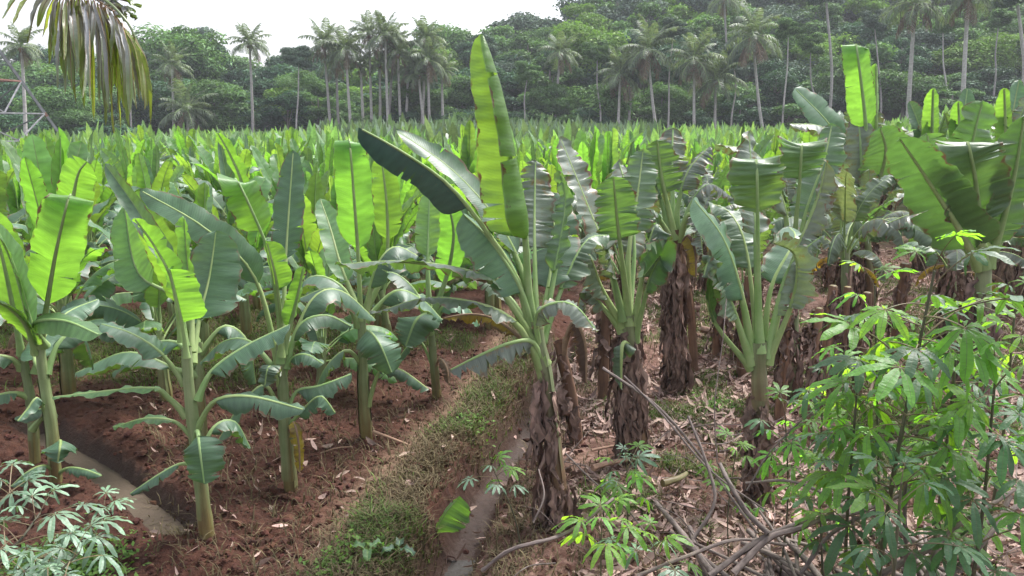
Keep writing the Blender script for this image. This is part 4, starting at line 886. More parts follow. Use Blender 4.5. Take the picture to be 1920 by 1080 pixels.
def tree(px, ytop, Y, wpx, mat, ci, label=None, rz=None, cat='tree', name='forest_tree', hfrac=None):
    top = P(px, ytop, Y); x = top[0]; z0 = gz(x, Y)-.2; H = max(top[2]-z0, 2.5); rw = wpx/F_PX*Y*.5*1.25
    hf = hfrac or min(.5*H, max(.30*H, rw*.8))            # half height of the crown
    lb, gr = LAB[mat]
    t = thing(name, label or lb, cat, (x, Y, z0), rf.uniform(0, 6.28) if rz is None else rz, None if label else gr)
    zc = H-hf*.93
    c = obj('crown', crown_mesh(ci, mat), t); c.location = (0, 0, zc); c.scale = (rw, rw, hf)
    k2 = obj('trunk', TM[ci], t); k2.location = (0, 0, zc); k2.scale = (rw, rw, zc/1.55); return t
SKY = np.array([(-300,90),(0,88),(60,75),(150,95),(262,75),(300,40),(350,32),(395,80),(450,100),(520,72),(570,95),(640,105),(720,115),(760,75),(830,45),(870,52),(950,28),(1000,15),(1040,22),(1080,-10),(1160,-50),(1300,-60),(1500,-80),(2300,-100)])
def sky_y(x): return np.interp(x, SKY[:,0], SKY[:,1])-14-12*np.exp(-((np.asarray(x)-800)/170)**2)
rows = [(101, 0, 1), (107, .24, 2), (114, .46, 3), (122, .66, 4), (131, .84, 5), (141, 1.0, 6)]
for Yr, f, k2 in rows:
    step = 76 if k2 < 3 else 84
    for px in np.arange(-170+rf.uniform(0, 50), 2100, step):
        x = px+rf.normal(0, 16); yf = 160+rf.normal(0, 16) - 25*sstep(900, 1200, x)
        sk = sky_y(x)+8
        if x < 620 and k2 in (3, 5): continue
        yt = yf+(sk-yf)*f+rf.normal(0, 7)
        if k2 == 6: yt = sk+abs(rf.normal(0, 10))
        u = rf.random(); mat = ('crown_b' if u < .32 else 'crown_a' if u < .70 else 'crown_c' if u < .85 else 'crown_d')
        if k2 >= 5 and x > 850: mat = ('crown_d', 'crown_a', 'crown_a', 'crown_c', 'crown_d')[int(rf.integers(0, 5))]
        if k2 == 1: mat = 'crown_b' if u < .5 else 'crown_a' if u < .88 else 'crown_c'
        if abs(x-1100) < 60 and k2 in (3, 4): continue
        tree(x, yt, Yr+rf.uniform(-2.5, 2.5), rf.uniform(85, 135), mat, int(rf.integers(0, 12)))
tree(330, 26, 117, 150, 'crown_a', 1, 'broad domed tree standing tallest over the left of the wood against the sky')
tree(392, 142, 98, 105, 'crown_a', 4, 'rounded pale green tree between the two slim palms on the left')
tree(1092, 30, 110, 150, 'crown_c', 7, 'lime green broad tree high on the slope right of the giant banana blade')
tree(1615, 62, 99, 150, 'crown_a', 10, 'dark leafy tree behind the two stiff banana blades at upper right')
tree(92, 152, 92, 130, 'crown_a', 4, 'bushy pale green tree beside the lattice tower')
tree(1700, 118, 96, 120, 'crown_a', 1, 'layered grey green tree right of the two stiff banana blades')
for i, (px, yt, Y, w) in enumerate([(20,205,86,110),(150,200,90,120),(210,215,88,100),(420,205,97,90),(540,160,98,90),(590,165,99,80),(480,200,98,90),(900,190,98,110),(975,175,99,120),(1060,185,98,110),(1120,190,97,90),
                                    (1230,190,97,80),(1390,175,97,110),(1480,190,96,110),(1560,165,95,110),(1780,150,92,120),(1860,170,90,110),(1000,205,95,80),(1300,205,95,80),(850,195,97,80),(760,200,98,80),(690,205,98,80)]):
    tree(px, yt, Y, w, ('crown_b','crown_a')[i % 2], int(rf.integers(0, 12)), None, cat='bush', name='forest_bush')
    o = [q for q in S.objects if q.parent is None][-1]
for o in S.objects:
    if o.name.startswith('forest_bush') and o.parent is None:
        dk = 'very dark' in o['label']; o['label'] = ('dark' if dk else 'mid green')+' bush growing at the foot of the forest'; o['group'] = ('dark' if dk else 'green')+' bushes at the forest foot'
# palms
def frond(seed, L, e0, e1, droop=.9, nl=24, dry=False):
    r = np.random.default_rng(seed); g = G(); p = arc_path(0, 0, e0, e1, L, 9, .05, 1.2); c = catmull(p, 40); T = np.gradient(c, axis=0); T /= np.linalg.norm(T, axis=1)[:,None]
    g.tube(c[::4], np.linspace(.055, .012, 10), 4, 1, .5, False)
    for i in range(nl):
        t = .16+.83*i/(nl-1); q = int(t*39); l = L*.30*math.sin(math.pi*(.12+.84*t))**.6
        for sd in (-1, 1):
            d = np.array([0, sd, 0])*.85+T[q]*.55+r.normal(0, .12, 3); d /= np.linalg.norm(d); w = .045+.02*r.random()
            a = c[q]; m = a+d*l*.5+np.array([0,0,-.12*l*droop]); e = a+d*l*(.95-.25*droop)+np.array([0,0,-.62*l*droop*r.uniform(.7,1.2)])
            k3 = T[q]*w; V = np.array([a-k3*.5, a+k3*.5, m+k3, m-k3, e+k3*.15, e-k3*.15]); uv = np.array([[.3,0],[.7,0],[.9,.5],[.1,.5],[.6,1],[.4,1]])
            g.add(V, [(0,1,2,3),(3,2,4,5)], uv, 0, r.random())
    return g
FR = {}
for j, (e0, e1) in enumerate([(80, 35), (62, 0), (42, -35), (20, -62), (-5, -80)]):
    for v in range(2): FR[j, v] = frond(10*j+v, 1.0*3.0, e0, e1, .55+.12*j).mesh('frond', [M['frond'], M['rib']])
FD = [frond(70+v, 2.7, -30-18*v, -86, 1.3, 20).mesh('dry_frond', [M['frond_dry'], M['rib_dead']]) for v in range(2)]
PALMG = {}
def palm(cx, cy, bx, Y, rpx, label, group=None, dry=3, seed=0, full=1.0, wide=1.0):
    r = np.random.default_rng(seed+int(cx)); top = P(cx, cy, Y); b = P(bx, 250, Y); b[2] = gz(b[0], Y)-.1
    t = thing('coconut_palm', label, 'palm', b, 0, group); tp = top-b
    g = G(); g.tube(catmull([(0,0,-.3), tp*.35+np.array([(tp[0])*.12, 0, 0]), tp*.72+np.array([tp[0]*.08,0,0]), tp], 16), np.linspace(.19, .115, 16)*wide*1.05, 8, 0, r.random())
    g.build('trunk', M['trunk'], t); k2 = rpx/F_PX*Y/2.85
    h = G()
    for q in range(9):
        d = r.normal(0, 1, 3); d /= np.linalg.norm(d); c = tp+np.array([d[0]*.28, d[1]*.28, -.35+.15*d[2]])*k2
        ph = np.linspace(0, math.pi, 6); thh = np.linspace(0, 2*math.pi, 8)
        h.grid(c+.15*k2*np.stack([np.sin(ph)[:,None]*np.cos(thh), np.sin(ph)[:,None]*np.sin(thh), (np.cos(ph)[:,None]+0*thh)*1.2], -1), None, 0, r.random())
    h.build('coconut_cluster', M['rib_dead'], t)
    n = int(22*full)
    for i in range(n):
        f = i/(n-1); j = min(4, int(f*5)); me = FR[j, int(r.integers(0, 2))]
        o = obj('frond', me, t); o.location = tp; o.rotation_euler = (r.normal(0, .12), r.normal(0, .12), i*2.4+r.normal(0, .2)); s = k2*r.uniform(.85, 1.12); o.scale = (s, s, s)
    for i in range(dry):
        o = obj('dry_frond', FD[i % 2], t); o.location = tp-np.array([0,0,.15]); o.rotation_euler = (0, 0, r.uniform(0, 6.28)); s = k2*r.uniform(.75, 1.05); o.scale = (s, s, s)
    return t
CG = 'slim coconut palms crowded left of the giant blade'; CL = 'slim coconut palm in the crowded clump left of the giant banana blade'
PL = [(40,88,42,78,44,'coconut palm at the far left above the lattice tower',None,4), (322,122,323,95,40,'slim coconut palm with brown hanging fronds, left of the low spreading palm',None,6),
 (350,208,350,94,58,'low spreading coconut palm without visible trunk near the field edge on the left',None,3), (468,82,473,96,42,'lone slim straight coconut palm against the sky, left of the crowded clump',None,2),
 (608,82,622,96,46,CL,CG,4),(648,92,660,94,48,CL,CG,4),(630,112,634,97,42,CL,CG,4),(692,64,697,97,42,CL,CG,3),(722,66,728,95,46,CL,CG,3),(746,100,752,96,42,CL,CG,4),(712,120,711,98,36,CL,CG,4),
 (798,72,786,97,40,CL,CG,3),(802,112,806,95,44,CL,CG,4),(828,132,831,97,36,CL,CG,3),(765,130,757,98,38,CL,CG,4),(738,78,720,98,36,CL,CG,3),(676,120,682,98,34,CL,CG,3),(785,140,801,96,36,CL,CG,3),
 (1215,95,1240,92,60,'leaning coconut palm with drooping brown fronds right of the lime green tree',None,7), (1163,140,1158,93,56,'short spreading palm with arching fronds left of the leaning brown fronded palm',None,3),
 (1302,112,1304,91,56,'straight coconut palm with half brown crown between two shorter palms',None,6), (1342,150,1342,92,58,'short palm with upswept fronds just right of the half brown crown',None,2),
 (1412,68,1442,88,60,'coconut palm with brown beard and trunk curving right, on the slope',None,6), (1716,6,1703,78,66,'tall coconut palm with pale trunk and crown cut by the top edge, upper right',None,6),
 (1816,-8,1806,76,60,'tall coconut palm with straight grey trunk next to the right corner',None,4), (1358,-2,1372,112,40,'thin distant palm high on the slope near the top edge',None,2), (1050,100,1034,99,40,'small palm half hidden between trees right of the giant blade',None,2)]
for i, (cx, cy, bx, Y, rp, lb, gr, dry) in enumerate(PL): palm(cx, cy, bx, Y, rp, lb, gr, dry, i, wide=1.25 if cx > 1650 else 1)
for (cx, cy, bx, by, Y, lb) in [(1549, 5, 1559, 165, 93, 'bare pale straight tree trunk between the bearded palm and the stiff blades'), (1908, 10, 1919, 150, 76, 'pale leaning tree trunk at the top right corner'), (1180, 160, 1180, 215, 95, 'short pale bare trunk in the dark gap under the short palm')]:
    top = P(cx, cy, Y); b = P(bx, by, Y); b2 = b.copy(); b2[2] = gz(b[0], Y)-.2; t = thing('forest_tree', lb, 'tree', b2)
    g = G(); g.tube(catmull([(0,0,0), b-b2+[0,0,.3], (b+top)/2-b2+[.15,0,0], top-b2], 14), np.linspace(.2, .13, 14), 8); g.build('trunk', M['trunk'], t)
    c = obj('crown', crown_mesh(2, 'crown_d'), t); c.location = top-b2+[0,0,1.4]; c.scale = (2.6, 2.6, 2.2)
for i, (cx, cy, bx, by) in enumerate([(1478,70,1470,190),(1640,52,1652,200),(1872,50,1866,150),(1262,70,1254,210),(1120,110,1126,215),(905,110,910,225),(988,150,984,222),(560,120,556,238),(1768,60,1775,180),(1376,120,1372,220),(1520,95,1528,200),(250,120,246,240)]):
    Y = 93+i % 3; top = P(cx, cy, Y); b = P(bx, by, Y); b2 = b.copy(); b2[2] = gz(b[0], Y)-.2; t = thing('slim_tree', 'slim forest tree with pale bare trunk and small thin crown before the dark wood', 'tree', b2, 0, 'slim pale trunked trees')
    g = G(); g.tube(catmull([(0,0,0), b-b2+[0,0,.3], (b+top)/2-b2+[rf.normal(0,.3),0,0], top-b2], 14), np.linspace(.13, .06, 14), 7); g.build('trunk', M['trunk'], t)
    c = obj('crown', crown_mesh((2,5,8)[i % 3], ('crown_a','crown_d')[i % 2]), t); c.location = top-b2+[0,0,.9]; c.scale = (1.9, 1.9, 1.5)
# lattice tower on the left
def tower():
    Y = 38; leg = P(80, 285, Y); cx = leg[0]-7.0; t = thing('lattice_tower', 'pale metal lattice tower with rusty red bands cut by the left edge', 'tower', (cx, Y+3, 0)); t.location.z = gz(cx, Y)
    prof = [(0, 5.0), (9.5, 1.25), (22, .8)]
    hw = lambda z: float(np.interp(z, [p[0] for p in prof], [p[1] for p in prof]))
    cor = lambda sx, sy, z: np.array([sx*hw(z), sy*hw(z), z])
    for sx in (-1, 1):
        for sy in (-1, 1):
            g = G(); g.box(cor(sx, sy, 0), cor(sx, sy, 9.5), .14); g.box(cor(sx, sy, 9.5), cor(sx, sy, 22), .14)
            g.box(cor(sx, sy, 3.55), cor(sx, sy, 3.75), .15, mi=1); g.build('leg', [M['steel'], M['steel_red']], t, False)
    zs = [2.3, 3.7, 5.4, 7.2, 9.5, 12, 15, 18.5, 22]
    for i, z in enumerate(zs):
        for a, b in [((-1,-1),(1,-1)), ((1,-1),(1,1)), ((1,1),(-1,1)), ((-1,1),(-1,-1))]:
            g = G(); g.box(cor(*a, z), cor(*b, z), .075); g.build('strut', M['steel_red'] if i % 4 == 2 else M['steel'], t, False)
            if i < len(zs)-1:
                g = G(); m = (cor(*a, zs[i])+cor(*b, zs[i]))/2; g.box(m, cor(*a, zs[i+1]), .06); g.box(m, cor(*b, zs[i+1]), .06); g.build('brace', M['steel'], t, False)
tower()
# ------------------------------------------------------------------ the hanging coconut frond at the top left, close to the camera
def near_frond():
    Y = 3.6; b = P(120, -420, Y+1.2); t = thing('hanging_coconut_frond', 'coconut frond hanging into the top left corner, leaflets tinted sky grey with yellow green ends', 'palm frond', b)
    W = lambda x, y, d=0: P(x, y, Y+d)-b
    ra = catmull([W(60,-420,.6), W(70,-150,.2), W(120,-25,0), W(190,-4,-.05), W(236,38,-.1), W(258,80,-.1)], 60)
    g = G(); g.tube(ra, np.linspace(.022, .004, 60), 7); g.build('rachis', [M['near_frond']], t)
    r = np.random.default_rng(3)
    L = [(112,0,92,120),(118,-2,108,165),(124,-4,118,140),(128,-8,135,170),(134,-6,142,195),(140,-6,130,150),(146,-6,158,205),(152,-5,168,180),(158,-3,176,225),(164,-2,186,195),(170,0,198,235),(176,2,205,215),(182,5,214,250),(188,9,222,228),
         (194,14,226,240),(200,18,232,205),(206,24,243,240),(212,30,246,195),(218,35,256,205),(226,42,262,190),(234,52,268,190),(242,62,272,205),(250,76,283,238),(256,95,276,200),(196,12,210,180),(150,-8,122,130),(210,28,226,190),(176,0,160,150),
         (104,-8,80,70),(98,-12,70,52),(90,-20,52,80),(84,-30,24,45),(80,-40,5,35),(130,-10,122,178),(165,-3,150,168),(222,40,240,236),(186,8,199,190),(108,-5,100,110)]
    L = L+[(a+r.uniform(-7,7), b+r.uniform(-3,5), c+r.uniform(-12,9), d*r.uniform(.6,.98)) for a, b, c, d in L if a > 104]
    for i, (x0, y0, x1, y1) in enumerate(L):
        d0 = r.normal(0, .06); d1 = d0+r.normal(0, .16); mx = x0+(x1-x0)*.55+(10 if x0 > 150 else -2)*r.uniform(.2, 1); my = y0+(y1-y0)*.38
        yy = np.array([W(x0,y0,d0), W(mx,my,(d0+d1)/2), W(x1,y1,d1)]); g = G(); c = catmull(yy, 12); n = 7
        leaf(g, yy, .016*r.uniform(.7, 1.3), r.uniform(-140, -40), t0=.0, fold=(r.uniform(10, 50), r.uniform(10, 50)), roll=(r.normal(0, 30), r.normal(0, 70)), n=14, m=2, r0=.003, r1=.001, tip=1.6, base=.1, wave=.003, seed=i)
        g.build('leaflet', [M['near_frond_tip'] if r.random() < .30 or x1 > 262 else M['near_frond'], M['rib_dead']], t)
    for i in range(16):                                       # the other side of the frond, held out to the right under the top edge
        x0 = 165+i*3; y0 = -12+i*2.2; x1 = 235+r.uniform(-12, 32); y1 = y0+r.uniform(2, 26)+i*.8
        g = G(); leaf(g, [W(x0,y0,.1), W((x0+x1)/2,y0+2,.15), W(x1,y1,.2)], .014*r.uniform(.8,1.2), -20, t0=0, fold=(25,25), n=10, m=2, r0=.003, r1=.001, tip=1.6, base=.1, seed=90+i); g.build('leaflet', [M['near_frond'], M['rib_dead']], t)
near_frond()

# ------------------------------------------------------------------ cassava
def palmate(seed, mats, nl=7, droop=.35, pet=.22, L=.17, w=.20):
    r = np.random.default_rng(seed); g = G(); gt = G(); rn = r.random()
    c = arc_path(0, 0, 38, 8, pet, 7, .0); gt.tube(c, np.linspace(.0035, .0025, 7), 5, 1, .5, False)
    e = c[-1]
    for i in range(nl):
        a = -125+250*i/(nl-1)+r.normal(0, 5); l = L*(1-.45*abs(2*i/(nl-1)-1)**1.5)*r.uniform(.9, 1.1); ar = R(a)
        d = np.array([math.cos(ar), math.sin(ar), 0]); dr = droop*r.uniform(.5, 1.5)
        p = [e+d*l*q+np.array([0,0,l*(.12*q-dr*q*q*1.5)]) for q in (0, .35, .7, 1)]
        leaf(g, p, l*w*.62, None, t0=.02, fold=tuple(r.uniform(-5, 25, 2)), bend=tuple(r.uniform(-30, 0, 2)), n=9, m=2, r0=.0016, r1=.0006, tip=1.5, base=.32, wave=.003, seed=int(r.integers(1e8)), rnd=rn, ns=4)
    return g.mesh('leaf', mats), gt.mesh('petiole', mats)
PAL = {}
for nm in ('cassava', 'cassava_shade', 'cassava_pale'):
    PAL[nm] = [palmate(7+i, [M[nm], M['petiole']], (7, 7, 6, 7)[i], (.25, .4, .55, .7)[i], (.28, .24, .19, .15)[i], L=.165, w=.24 if nm == 'cassava_pale' else .28) for i in range(4)]
def cassava(stem, label, mat, nleaf, sc=1.0, t0=.3, r=(.014, .006), seed=0, group=None, mixmat=None, tilt=0, whorl=6, side=None, name='cassava_plant', spread=0, world=False):
    """stem: (px, py, Y) points from the foot up"""
    rg = np.random.default_rng(seed); pts = np.array([q if world else P(*q) for q in stem], float); b = pts[0].copy()
    t = thing(name, label, 'cassava plant', b, 0, group); c = catmull(pts-b, 40)
    rr = np.linspace(r[0], r[1], 40); rr = rr*(1+.12*(np.arange(40) % 4 == 0))
    g = G(); g.tube(c, rr, 7, 0, rg.random()); g.build('stem', M['cstem'], t)
    for i in range(nleaf):
        f = i/max(1, nleaf-1); q = t0+(1-t0)*f**.75; 
        if i >= nleaf-whorl: q = 1-.02*(nleaf-1-i)
        p = c[min(39, int(q*39))]; m = mat if mixmat is None or rg.random() > .3 else mixmat
        pm = PAL[m][int(rg.integers(0, 4))]; o = obj('leaf', pm[0], t); obj('petiole', pm[1], o); s = sc*rg.uniform(.8, 1.2)*(1.15-.35*(i >= nleaf-2))
        az = i*2.4+rg.normal(0, .3) if side is None else R(side+rg.normal(0, 55))
        pitch = (-.5 if i >= nleaf-3 else rg.uniform(-.35, .35)+.1)
        o.location = p+rg.normal(0, 1, 3)*spread; o.rotation_euler = (rg.normal(0, .2), pitch+tilt, az); o.scale = (s, s, s)
    return t
def foot(px, py, Y=None):
    if Y is None: p = gp(px, py); return (px, py, p[1])
    return (px, py, Y)
def fplant(top, Y, *a, lean=0, **k):
    """cassava whose top is seen at (px,py), foot on the ground Y metres ahead"""
    p = P(top[0], top[1], Y); x = p[0]+lean; z = gz(x, Y)-.03; mid = (np.array([x, Y, z])+p)/2+np.array([.04*math.sin(top[0]), 0, 0])
    return cassava([(x, Y, z), tuple(mid), tuple(p)], *a, world=True, **k)
fplant((1752, 508), 4.1, 'tallest cassava plant with dark stem and glossy bright leaves over the stick heap, right', 'cassava', 50, 1.2, lean=-.14, t0=.30, seed=1, mixmat='cassava_shade', r=(.018, .007), whorl=10, spread=.006)
fplant((1640, 535), 4.5, 'slim cassava plant with light green leaves close left of the tallest one', 'cassava', 18, .72, lean=.25, t0=.55, seed=2, r=(.01, .004), spread=.006)
fplant((1868, 690), 3.9, 'dark cassava plant with long drooping lobes at the right edge', 'cassava_shade', 34, .95, lean=-.02, t0=.35, seed=3, mixmat='cassava', spread=.006, whorl=8)
fplant((1606, 742), 4.2, 'cassava plant with grey green leaves on two slim stems left of the tallest one', 'cassava_shade', 26, .8, lean=.08, t0=.4, seed=4, mixmat='cassava', spread=.006)
fplant((1690, 905), 3.55, 'low dark cassava plant with broad bluish leaves in front of the stick heap', 'cassava_shade', 12, .85, lean=.05, t0=.5, seed=5)
fplant((1472, 772), 5.0, 'small bright cassava plant growing against the brown trunk right of centre', 'cassava', 22, .62, lean=.05, t0=.35, seed=6, mixmat='cassava_shade', r=(.008, .003), spread=.006)
fplant((1545, 700), 5.0, 'cassava plant with thin light leaves between the small bright one and the grey green one', 'cassava', 24, .72, lean=.12, t0=.35, seed=7, mixmat='cassava_shade', r=(.009, .004), spread=.006)
fplant((1800, 610), 4.6, 'leafy cassava plant behind the tallest one with bright backlit lobes', 'cassava', 34, .85, lean=.0, t0=.35, seed=8, mixmat='cassava_shade', spread=.006)
fplant((1905, 560), 4.9, 'cassava plant cut by the right edge with light green leaves', 'cassava', 26, .8, lean=.0, t0=.35, seed=9, mixmat='cassava_shade', spread=.006)
fplant((925, 880), 5.35, 'small cassava plant at the edge of the ditch beside the tallest banana', 'cassava', 9, .62, lean=.22, t0=.75, seed=10, r=(.007, .003), mixmat='cassava_pale')
fplant((1175, 868), 5.5, 'small cassava plant with two leaf whorls in the dead litter right of the tallest banana', 'cassava', 16, .68, lean=.03, t0=.6, seed=11, r=(.008, .003), mixmat='cassava_pale')
fplant((1128, 985), 4.6, 'low cassava plant with broad soft green leaves at the bottom centre', 'cassava', 9, .85, lean=.02, t0=.7, seed=12, r=(.008, .003))
fplant((1226, 1022), 4.5, 'low cassava plant with pale leaves right beside the bottom centre one', 'cassava', 8, .8, lean=.02, t0=.7, seed=13, r=(.008, .003), mixmat='cassava_pale')
fplant((1380, 845), 5.2, 'thin cassava sprout with a few small leaves over the heap of sticks', 'cassava', 9, .5, lean=.0, t0=.6, seed=14, r=(.006, .003))
for i, (st, lb) in enumerate([([(-60,1250,2.9),(40,1080,3.0),(130,1020,3.15),(200,962,3.25)], 'pale silvery cassava branch reaching farthest into the picture at the bottom left'),
                              ([(-80,1220,2.8),(-20,1080,2.9),(40,1010,3.0),(75,962,3.1)], 'pale silvery cassava branch with a crowded whorl at the left edge near the bottom'),
                              ([(-20,1300,2.6),(60,1150,2.7),(110,1075,2.75),(150,1035,2.8)], 'pale silvery cassava branch lowest in the bottom left corner'),
                              ([(-100,1080,3.0),(-40,985,3.1),(0,945,3.2),(25,925,3.3)], 'pale silvery cassava branch highest at the left edge')]):
    cassava(st, lb, 'cassava_pale', (16, 17, 14, 10)[i], .58, .4, (.008, .004), 40+i, tilt=.1, name='cassava_branch')

# ------------------------------------------------------------------ cut stems heaped at the bottom right
def stick(pts, r, label, group=None, name='cut_stem', cat='stick', seed=0):
    rg = np.random.default_rng(seed); p = np.array([P(*q) for q in pts]); b = p[0].copy(); c = catmull(p-b, 26)
    rr = np.linspace(r, r*.72, 26)*(1+.16*(np.arange(26) % 5 == 0)); t = G(); t.tube(c, rr, 7, 0, rg.random(), True, .04, rg)
    o = t.build(name, [M['stick'], M['stick_cut']]); o.location = b; return tag(o, label, cat, group)
BIG = [([(905,1070,4.6),(960,1030,4.55),(1060,1000,4.6),(1150,935,4.9)], .014, 'curved grey branch lying on the red soil left of the heap'),
 ([(1375,1075,4.3),(1440,1010,4.4),(1500,990,4.4),(1560,960,4.5)], .022, 'thick pale forked branch lying across the front of the heap'),
 ([(1440,1000,4.4),(1400,960,4.5),(1370,910,4.6),(1350,870,4.8)], .018, 'grey branch rising left from the thick pale forked one'),
 ([(1130,690,5.6),(1230,760,5.4),(1310,850,5.2),(1420,1000,4.8)], .011, 'long thin dark branch slanting down from the skirted banana to the heap'),
 ([(1170,705,5.5),(1240,775,5.3),(1330,880,5.0),(1440,960,4.7)], .008, 'long thin branch running close below the slanting dark one'),
 ([(1640,1085,4.1),(1720,1040,4.2),(1830,990,4.3),(1925,940,4.4)], .020, 'dark branch lying toward the right edge behind the stems'),
 ([(1770,1090,4.0),(1850,1010,4.1),(1880,960,4.2),(1895,930,4.25)], .017, 'crooked dark branch standing at the lower right corner'),
 ([(1345,870,4.9),(1340,760,5.0),(1355,640,5.2),(1362,560,5.4)], .004, 'hair thin upright twig left of the wide fan banana'),
 ([(1400,920,4.8),(1450,840,4.9),(1540,760,5.0),(1620,720,5.1)], .006, 'thin twig slanting up right behind the cassava'),
 ([(1000,980,5.0),(1020,930,5.1),(1010,880,5.3)], .007, 'short thin twig beside the small cassava at the ditch'),
 ([(1700,1080,3.9),(1696,960,4.0),(1700,860,4.1)], .013, 'bare dark upright stem below the tallest cassava'),
 ([(1300,1010,4.6),(1340,940,4.7),(1322,860,4.9),(1290,780,5.1)], .012, 'crooked dark branch rising through the litter left of the wide fan banana'),
 ([(1330,1080,4.3),(1420,1015,4.4),(1490,985,4.45),(1600,962,4.5),(1705,922,4.7)], .019, 'long dark branch lying on top of the heap toward the tallest cassava'),
 ([(1500,1078,4.2),(1560,1000,4.3),(1645,955,4.4)], .013, 'short dark branch propped on the heap under the grey green cassava'),
 ([(1195,1080,4.4),(1290,1042,4.45),(1380,1012,4.5),(1475,1022,4.5)], .013, 'dark branch lying low at the left end of the heap'),
 ([(1640,1005,4.4),(1560,935,4.6),(1480,902,4.8),(1398,906,4.9)], .012, 'dark curved branch arching over the back of the heap'),
 ([(1735,1085,3.9),(1775,1003,4.0),(1860,945,4.1),(1930,900,4.2)], .014, 'dark branch forking up to the right edge above the lower corner'),
 ([(1060,850,5.9),(1110,900,5.7),(1180,960,5.4),(1235,1040,5.0)], .007, 'thin dark branch trailing from the tallest plant to the bottom centre cassava'),
 ([(1610,1075,4.1),(1600,990,4.2),(1598,930,4.25)], .010, 'short bare upright stem in front of the heap')]
for i, (p, r, lb) in enumerate(BIG): stick(p, r, lb, seed=i)
rs = np.random.default_rng(12)
LS = 'pale cut stem lying side by side with others in the bottom right heap'; GS = 'cut stems heaped at the bottom right'
for i in range(46):                                          # stems stacked side by side, ends toward the camera
    px = 1290+i*11+rs.normal(0, 12); y1 = 1040+rs.normal(0, 22); Y = 4.5+rs.uniform(-.35, .35); x2 = px-rs.uniform(20, 70)+rs.normal(0, 25); y2 = y1-rs.uniform(60, 150)
    q = gp(px, min(1078, y1)); z = .03+rs.uniform(0, .20); a = np.array([q[0], min(q[1], Y), gz(q[0], Y)+z])
    L = rs.uniform(.5, 1.0); th = R(100+rs.normal(0, 24)); b2 = a+np.array([math.cos(th)*L, math.sin(th)*L, rs.uniform(-.08, .12)])
    t = G(); n = 14; c = catmull([a, (a+b2)/2+rs.normal(0, .02, 3), b2], n); r = rs.uniform(.012, .024)
    t.tube(c-a, np.linspace(r, r*.8, n)*(1+.16*(np.arange(n) % 3 == 0)), 7, 0, rs.random(), True, .03, rs)
    o = t.build('cut_stem', [M['stick']]); o.location = a; tag(o, LS, 'stick', GS)
LT = 'thin crooked dry twig strewn over the heap and the litter on the right'; GT = 'dry twigs strewn on the right'
for i in range(130):
    px = rs.uniform(1000, 1920); py = rs.uniform(830, 1075) if i < 100 else rs.uniform(620, 860); q = gp(px, py); a = np.array([q[0], q[1], gz(q[0], q[1])+.02+rs.uniform(0, .15)*(px > 1280)])
    L = rs.uniform(.3, .9); th = rs.uniform(0, 6.28); el = rs.uniform(0, .7)*(rs.random() < .5); b2 = a+L*np.array([math.cos(th)*math.cos(el), math.sin(th)*math.cos(el), math.sin(el)])
    t = G(); c = catmull([a, a+(b2-a)*.35+rs.normal(0, .04, 3), a+(b2-a)*.7+rs.normal(0, .04, 3), b2], 14); t.tube(c-a, np.linspace(.005, .002, 14)*rs.uniform(.5, 1.5), 5, 0, rs.random())
    o = t.build('dry_twig', [M['stick']]); o.location = a; tag(o, LT, 'twig', GT)

# ------------------------------------------------------------------ single things on the ground
def flat_leaf(px, py, ang, L, hw, mat, label, cat='leaf', name='fallen_leaf', seed=0, lift=.05, up=0, **k):
    q = gp(px, py); g = G(); d = np.array([math.cos(R(ang)), math.sin(R(ang)), 0]); z = gz(q[0], q[1])
    p = [d*L*(t-.5)+np.array([0,0,lift+up*t*L+.03*math.sin(t*5)]) for t in (0, .35, .7, 1)]
    leaf(g, p, hw, ang, t0=.06, seed=seed, n=20, **k); o = g.build(name, LM[mat]); o.location = (q[0], q[1], z); return tag(o, label, cat)
def fallen_green():
    q = gp(840, 992); b = np.array([q[0], q[1], gz(q[0], q[1])]); g = G(); Y = q[1]-.28
    leaf(g, [P(814,1003,Y)-b, P(832,966,Y+.03)-b, P(862,930,Y+.06)-b], .24, 90, t0=0, fold=(-10, -8), roll=(-10, -10), wl=(.08, 1), tip=3, base=.12, seed=3, n=26, r0=.006, tears=2, var=6)
    o = g.build('fallen_leaf', [M['young'], M['rib']]); o.location = b; tag(o, 'fresh green piece of banana leaf leaning in the ditch', 'leaf')
fallen_green()
for i, (p, r, lb, mt) in enumerate([([(700,808,7.6),(735,822,7.45),(772,850,7.3)], .016, 'pale dry leaf stalk lying beside the plant with the glowing blade', 'rib_dead'),
   ([(1112,838,6.6),(1140,830,6.7),(1180,826,6.8)], .03, 'fallen brown stalk lying between the skirted banana and the leaning stem', 'rib_dead'),
   ([(1318,602,11.6),(1345,613,11.4),(1372,627,11.2)], .06, 'fallen pale banana stem on the soil by the trunk hung with dead leaves', 'stem_brown'),
   ([(1245,848,6.3),(1275,838,6.4),(1290,834,6.5)], .035, 'fallen green banana stem end poking from behind the skirted banana', 'stem'),
   ([(1110,796,7.0),(1150,790,7.1),(1188,782,7.2)], .014, 'pale thin stalk leaning behind the skirted banana', 'rib_dead'),
   ([(600,850,7.2),(632,840,7.2),(660,805,7.2)], .007, 'thin dry twig on the tilled soil left of the glowing blade plant', 'rib_dead')]):
    pts = np.array([P(*q) for q in p]); 
    pts[:,2] = np.maximum([gz(a[0], a[1])+r for a in pts], np.minimum(pts[:,2], [gz(a[0],a[1])+.12 for a in pts])); b = pts[0].copy()
    t = G(); t.tube(catmull(pts-b, 12), np.linspace(r, r*.6, 12), 8, 0, .5, True, .05, rs); o = t.build('fallen_stalk', [M[mt]]); o.location = b; tag(o, lb, 'stalk')
